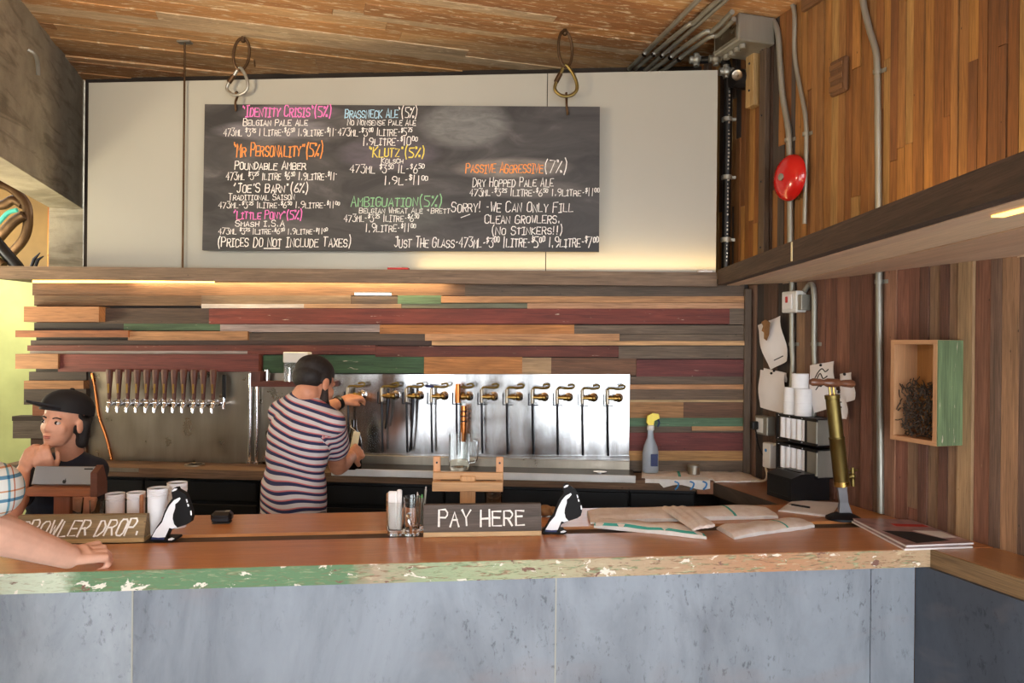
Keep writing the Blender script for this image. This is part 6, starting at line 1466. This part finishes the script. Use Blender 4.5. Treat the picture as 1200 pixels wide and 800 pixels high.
for i in range(na):
    for j in range(nr): F += [(I(1, i, j), I(1, i, j + 1), I(1, i + 1, j + 1), I(1, i + 1, j)), (I(0, i, j), I(0, i + 1, j), I(0, i + 1, j + 1), I(0, i, j + 1))]
    F.append((I(0, i, nr), I(0, i + 1, nr), I(1, i + 1, nr), I(1, i, nr)))
for j in range(nr): F += [(I(0, 0, j), I(0, 0, j + 1), I(1, 0, j + 1), I(1, 0, j)), (I(0, na, j), I(1, na, j), I(1, na, j + 1), I(0, na, j + 1))]
m.add(V, F, TC, smooth=True); m.build('cap_brim', 'cap_black', wom)
m = MB(); m.ball((0, 0, .075), (.010, .010, .005), TC, seg=10); m.build('cap_button', 'cap_black', wom)
t = Prims(); t.ell(chest, (.150, .105, .135)); t.cap(chest, .112, belly, .122); t.cap(belly, .122, pel + Vector((0, 0, .03)), .128); t.cap(sl, .056, srr, .056); t.cap(nb + Vector((0, .01, -.030)), .060, sl, .052); t.cap(nb + Vector((0, .01, -.030)), .060, srr, .052)
t.cap(srr, .054, srr.lerp(el_r, .62), .052); t.cap(sl, .054, sl.lerp(el_l, .62), .052)
spot = P(79, 546, 2.86)
def patch(me, o0):
    for p in me.polygons:
        c = p.center + o0
        U, V_ = c.x / c.y, (c.z - ZC) / c.y
        if (c - spot).length < .04 and p.normal.y < -.2 and (c.x - spot.x) < .5 * (c.z - spot.z) + .012: p.material_index = 1
t.mesh('navy_shirt', ['tee_navy', 'paper_white'], wom, .006, 6, patch)
t = Prims()
for s in (-1, 1): h_, k_, a_ = lg_[s]; t.chain([(h_, .094), (k_, .066), (a_, .056)])
t.mesh('trousers', 'trousers_grey', wom, .008, 4)
t = Prims()
for s in (-1, 1): shoe(t, lg_[s][2] - Vector((0, 0, lg_[s][2].z)), (0, -1, 0))
t.mesh('shoes', 'shoe_dark', wom, .008, 3)

# ------------------------------------------------------------------ customer at the left edge, arm on the bar
cus = thing('person', 'person at the left edge in a plaid shirt resting a fist on the bar', 'person', (-1.62, 1.70, 0.0))
shd = Vector((-1.49, 1.70, 1.42)); shl = Vector((-1.76, 1.50, 1.43)); el = P(-40, 613, 1.86); wr = P(80, 652, 2.075)
nb = Vector((-1.63, 1.62, 1.50)); chest = Vector((-1.64, 1.62, 1.26)); pel = Vector((-1.60, 1.66, .92))
hc = Vector((-1.60, 1.68, 1.665)); hr, hf, hu = frame_from((.35, .9, -.1), (0, 0, 1))
pr = Prims(); A, HR = head_prims(pr, hc, hr, hf, hu, 1.0); pr.cap(A(0, -.028, -.05), .05, nb, .055); pr.cap(nb, .05, chest, .1)
pr.ell(chest, (.14, .10, .17)); pr.cap(chest, .10, pel, .11); pr.cap(shl, .045, shd, .045)
pr.chain([(shd, .050), (el, .049), (el.lerp(wr, .30), .053), (el.lerp(wr, .68), .042), (wr, .033)])
el2 = Vector((-1.86, 1.52, 1.14)); wr2 = Vector((-1.84, 1.62, .92)); pr.chain([(shl, .048), (el2, .040), (wr2, .028)])
kn = P(122, 645, 2.16) - wr
hand(pr, wr, kn, Vector((-.30, -.85, .55)), -1, (.75, 1.05, .8), 1.10, (.8, .25, -.35), .05, .84)
hand(pr, wr2, Vector((0.02, .05, -1)), Vector((-1, 0, 0)), 1, (.3, .4, .3), .98)
lgs = {}
for s in (-1, 1):
    h_ = pel + Vector((s * .09, s * .03, -.03)); k_ = Vector((-1.42, 1.90, .50)) if s > 0 else Vector((-1.70, 1.66, .50)); a_ = Vector((k_.x - .01, k_.y - .05, .085)); lgs[s] = (h_, k_, a_)
    pr.chain([(h_, .080), (k_, .052), (a_, .037)]); pr.cap(a_, .034, a_ + Vector((.03, .11, -.045)), .027)
pr.mesh('body', 'skin_pale', cus, .0034, 3)
h_ = Prims(); E = lambda p, rad: h_.ell(A(*p), rad, HR); E((0, -.016, .050), (.082, .097, .074)); E((0, -.045, .008), (.076, .068, .066)); h_.mesh('hair', 'hair_dark', cus, .006, 4)
t = Prims(); t.ell(chest, (.165, .125, .19)); t.cap(chest, .13, pel + Vector((0, 0, .02)), .135); t.cap(shl, .065, shd, .065); t.cap(nb + Vector((0, 0, -.03)), .065, shd, .06); t.cap(nb + Vector((0, 0, -.03)), .065, shl, .06)
slv = P(-8, 574, 1.86); t.chain([(shd, .070), (slv, .070)]); t.cap(shl, .068, shl.lerp(el2, .7), .066); t.mesh('plaid_shirt', 'plaid', cus, .007, 5)
t = Prims(); t.cap(pel + Vector((-.03, 0, 0)), .122, pel + Vector((.03, 0, 0)), .122)
for s in (-1, 1): h_, k_, a_ = lgs[s]; t.chain([(h_, .095), (k_, .078), (a_, .062)])
t.mesh('jeans', 'denim', cus, .008, 4)
t = Prims()
for s in (-1, 1): shoe(t, lgs[s][2] - Vector((0, 0, lgs[s][2].z)), (.25, .9, 0))
t.mesh('shoes', 'shoe_dark', cus, .008, 3)
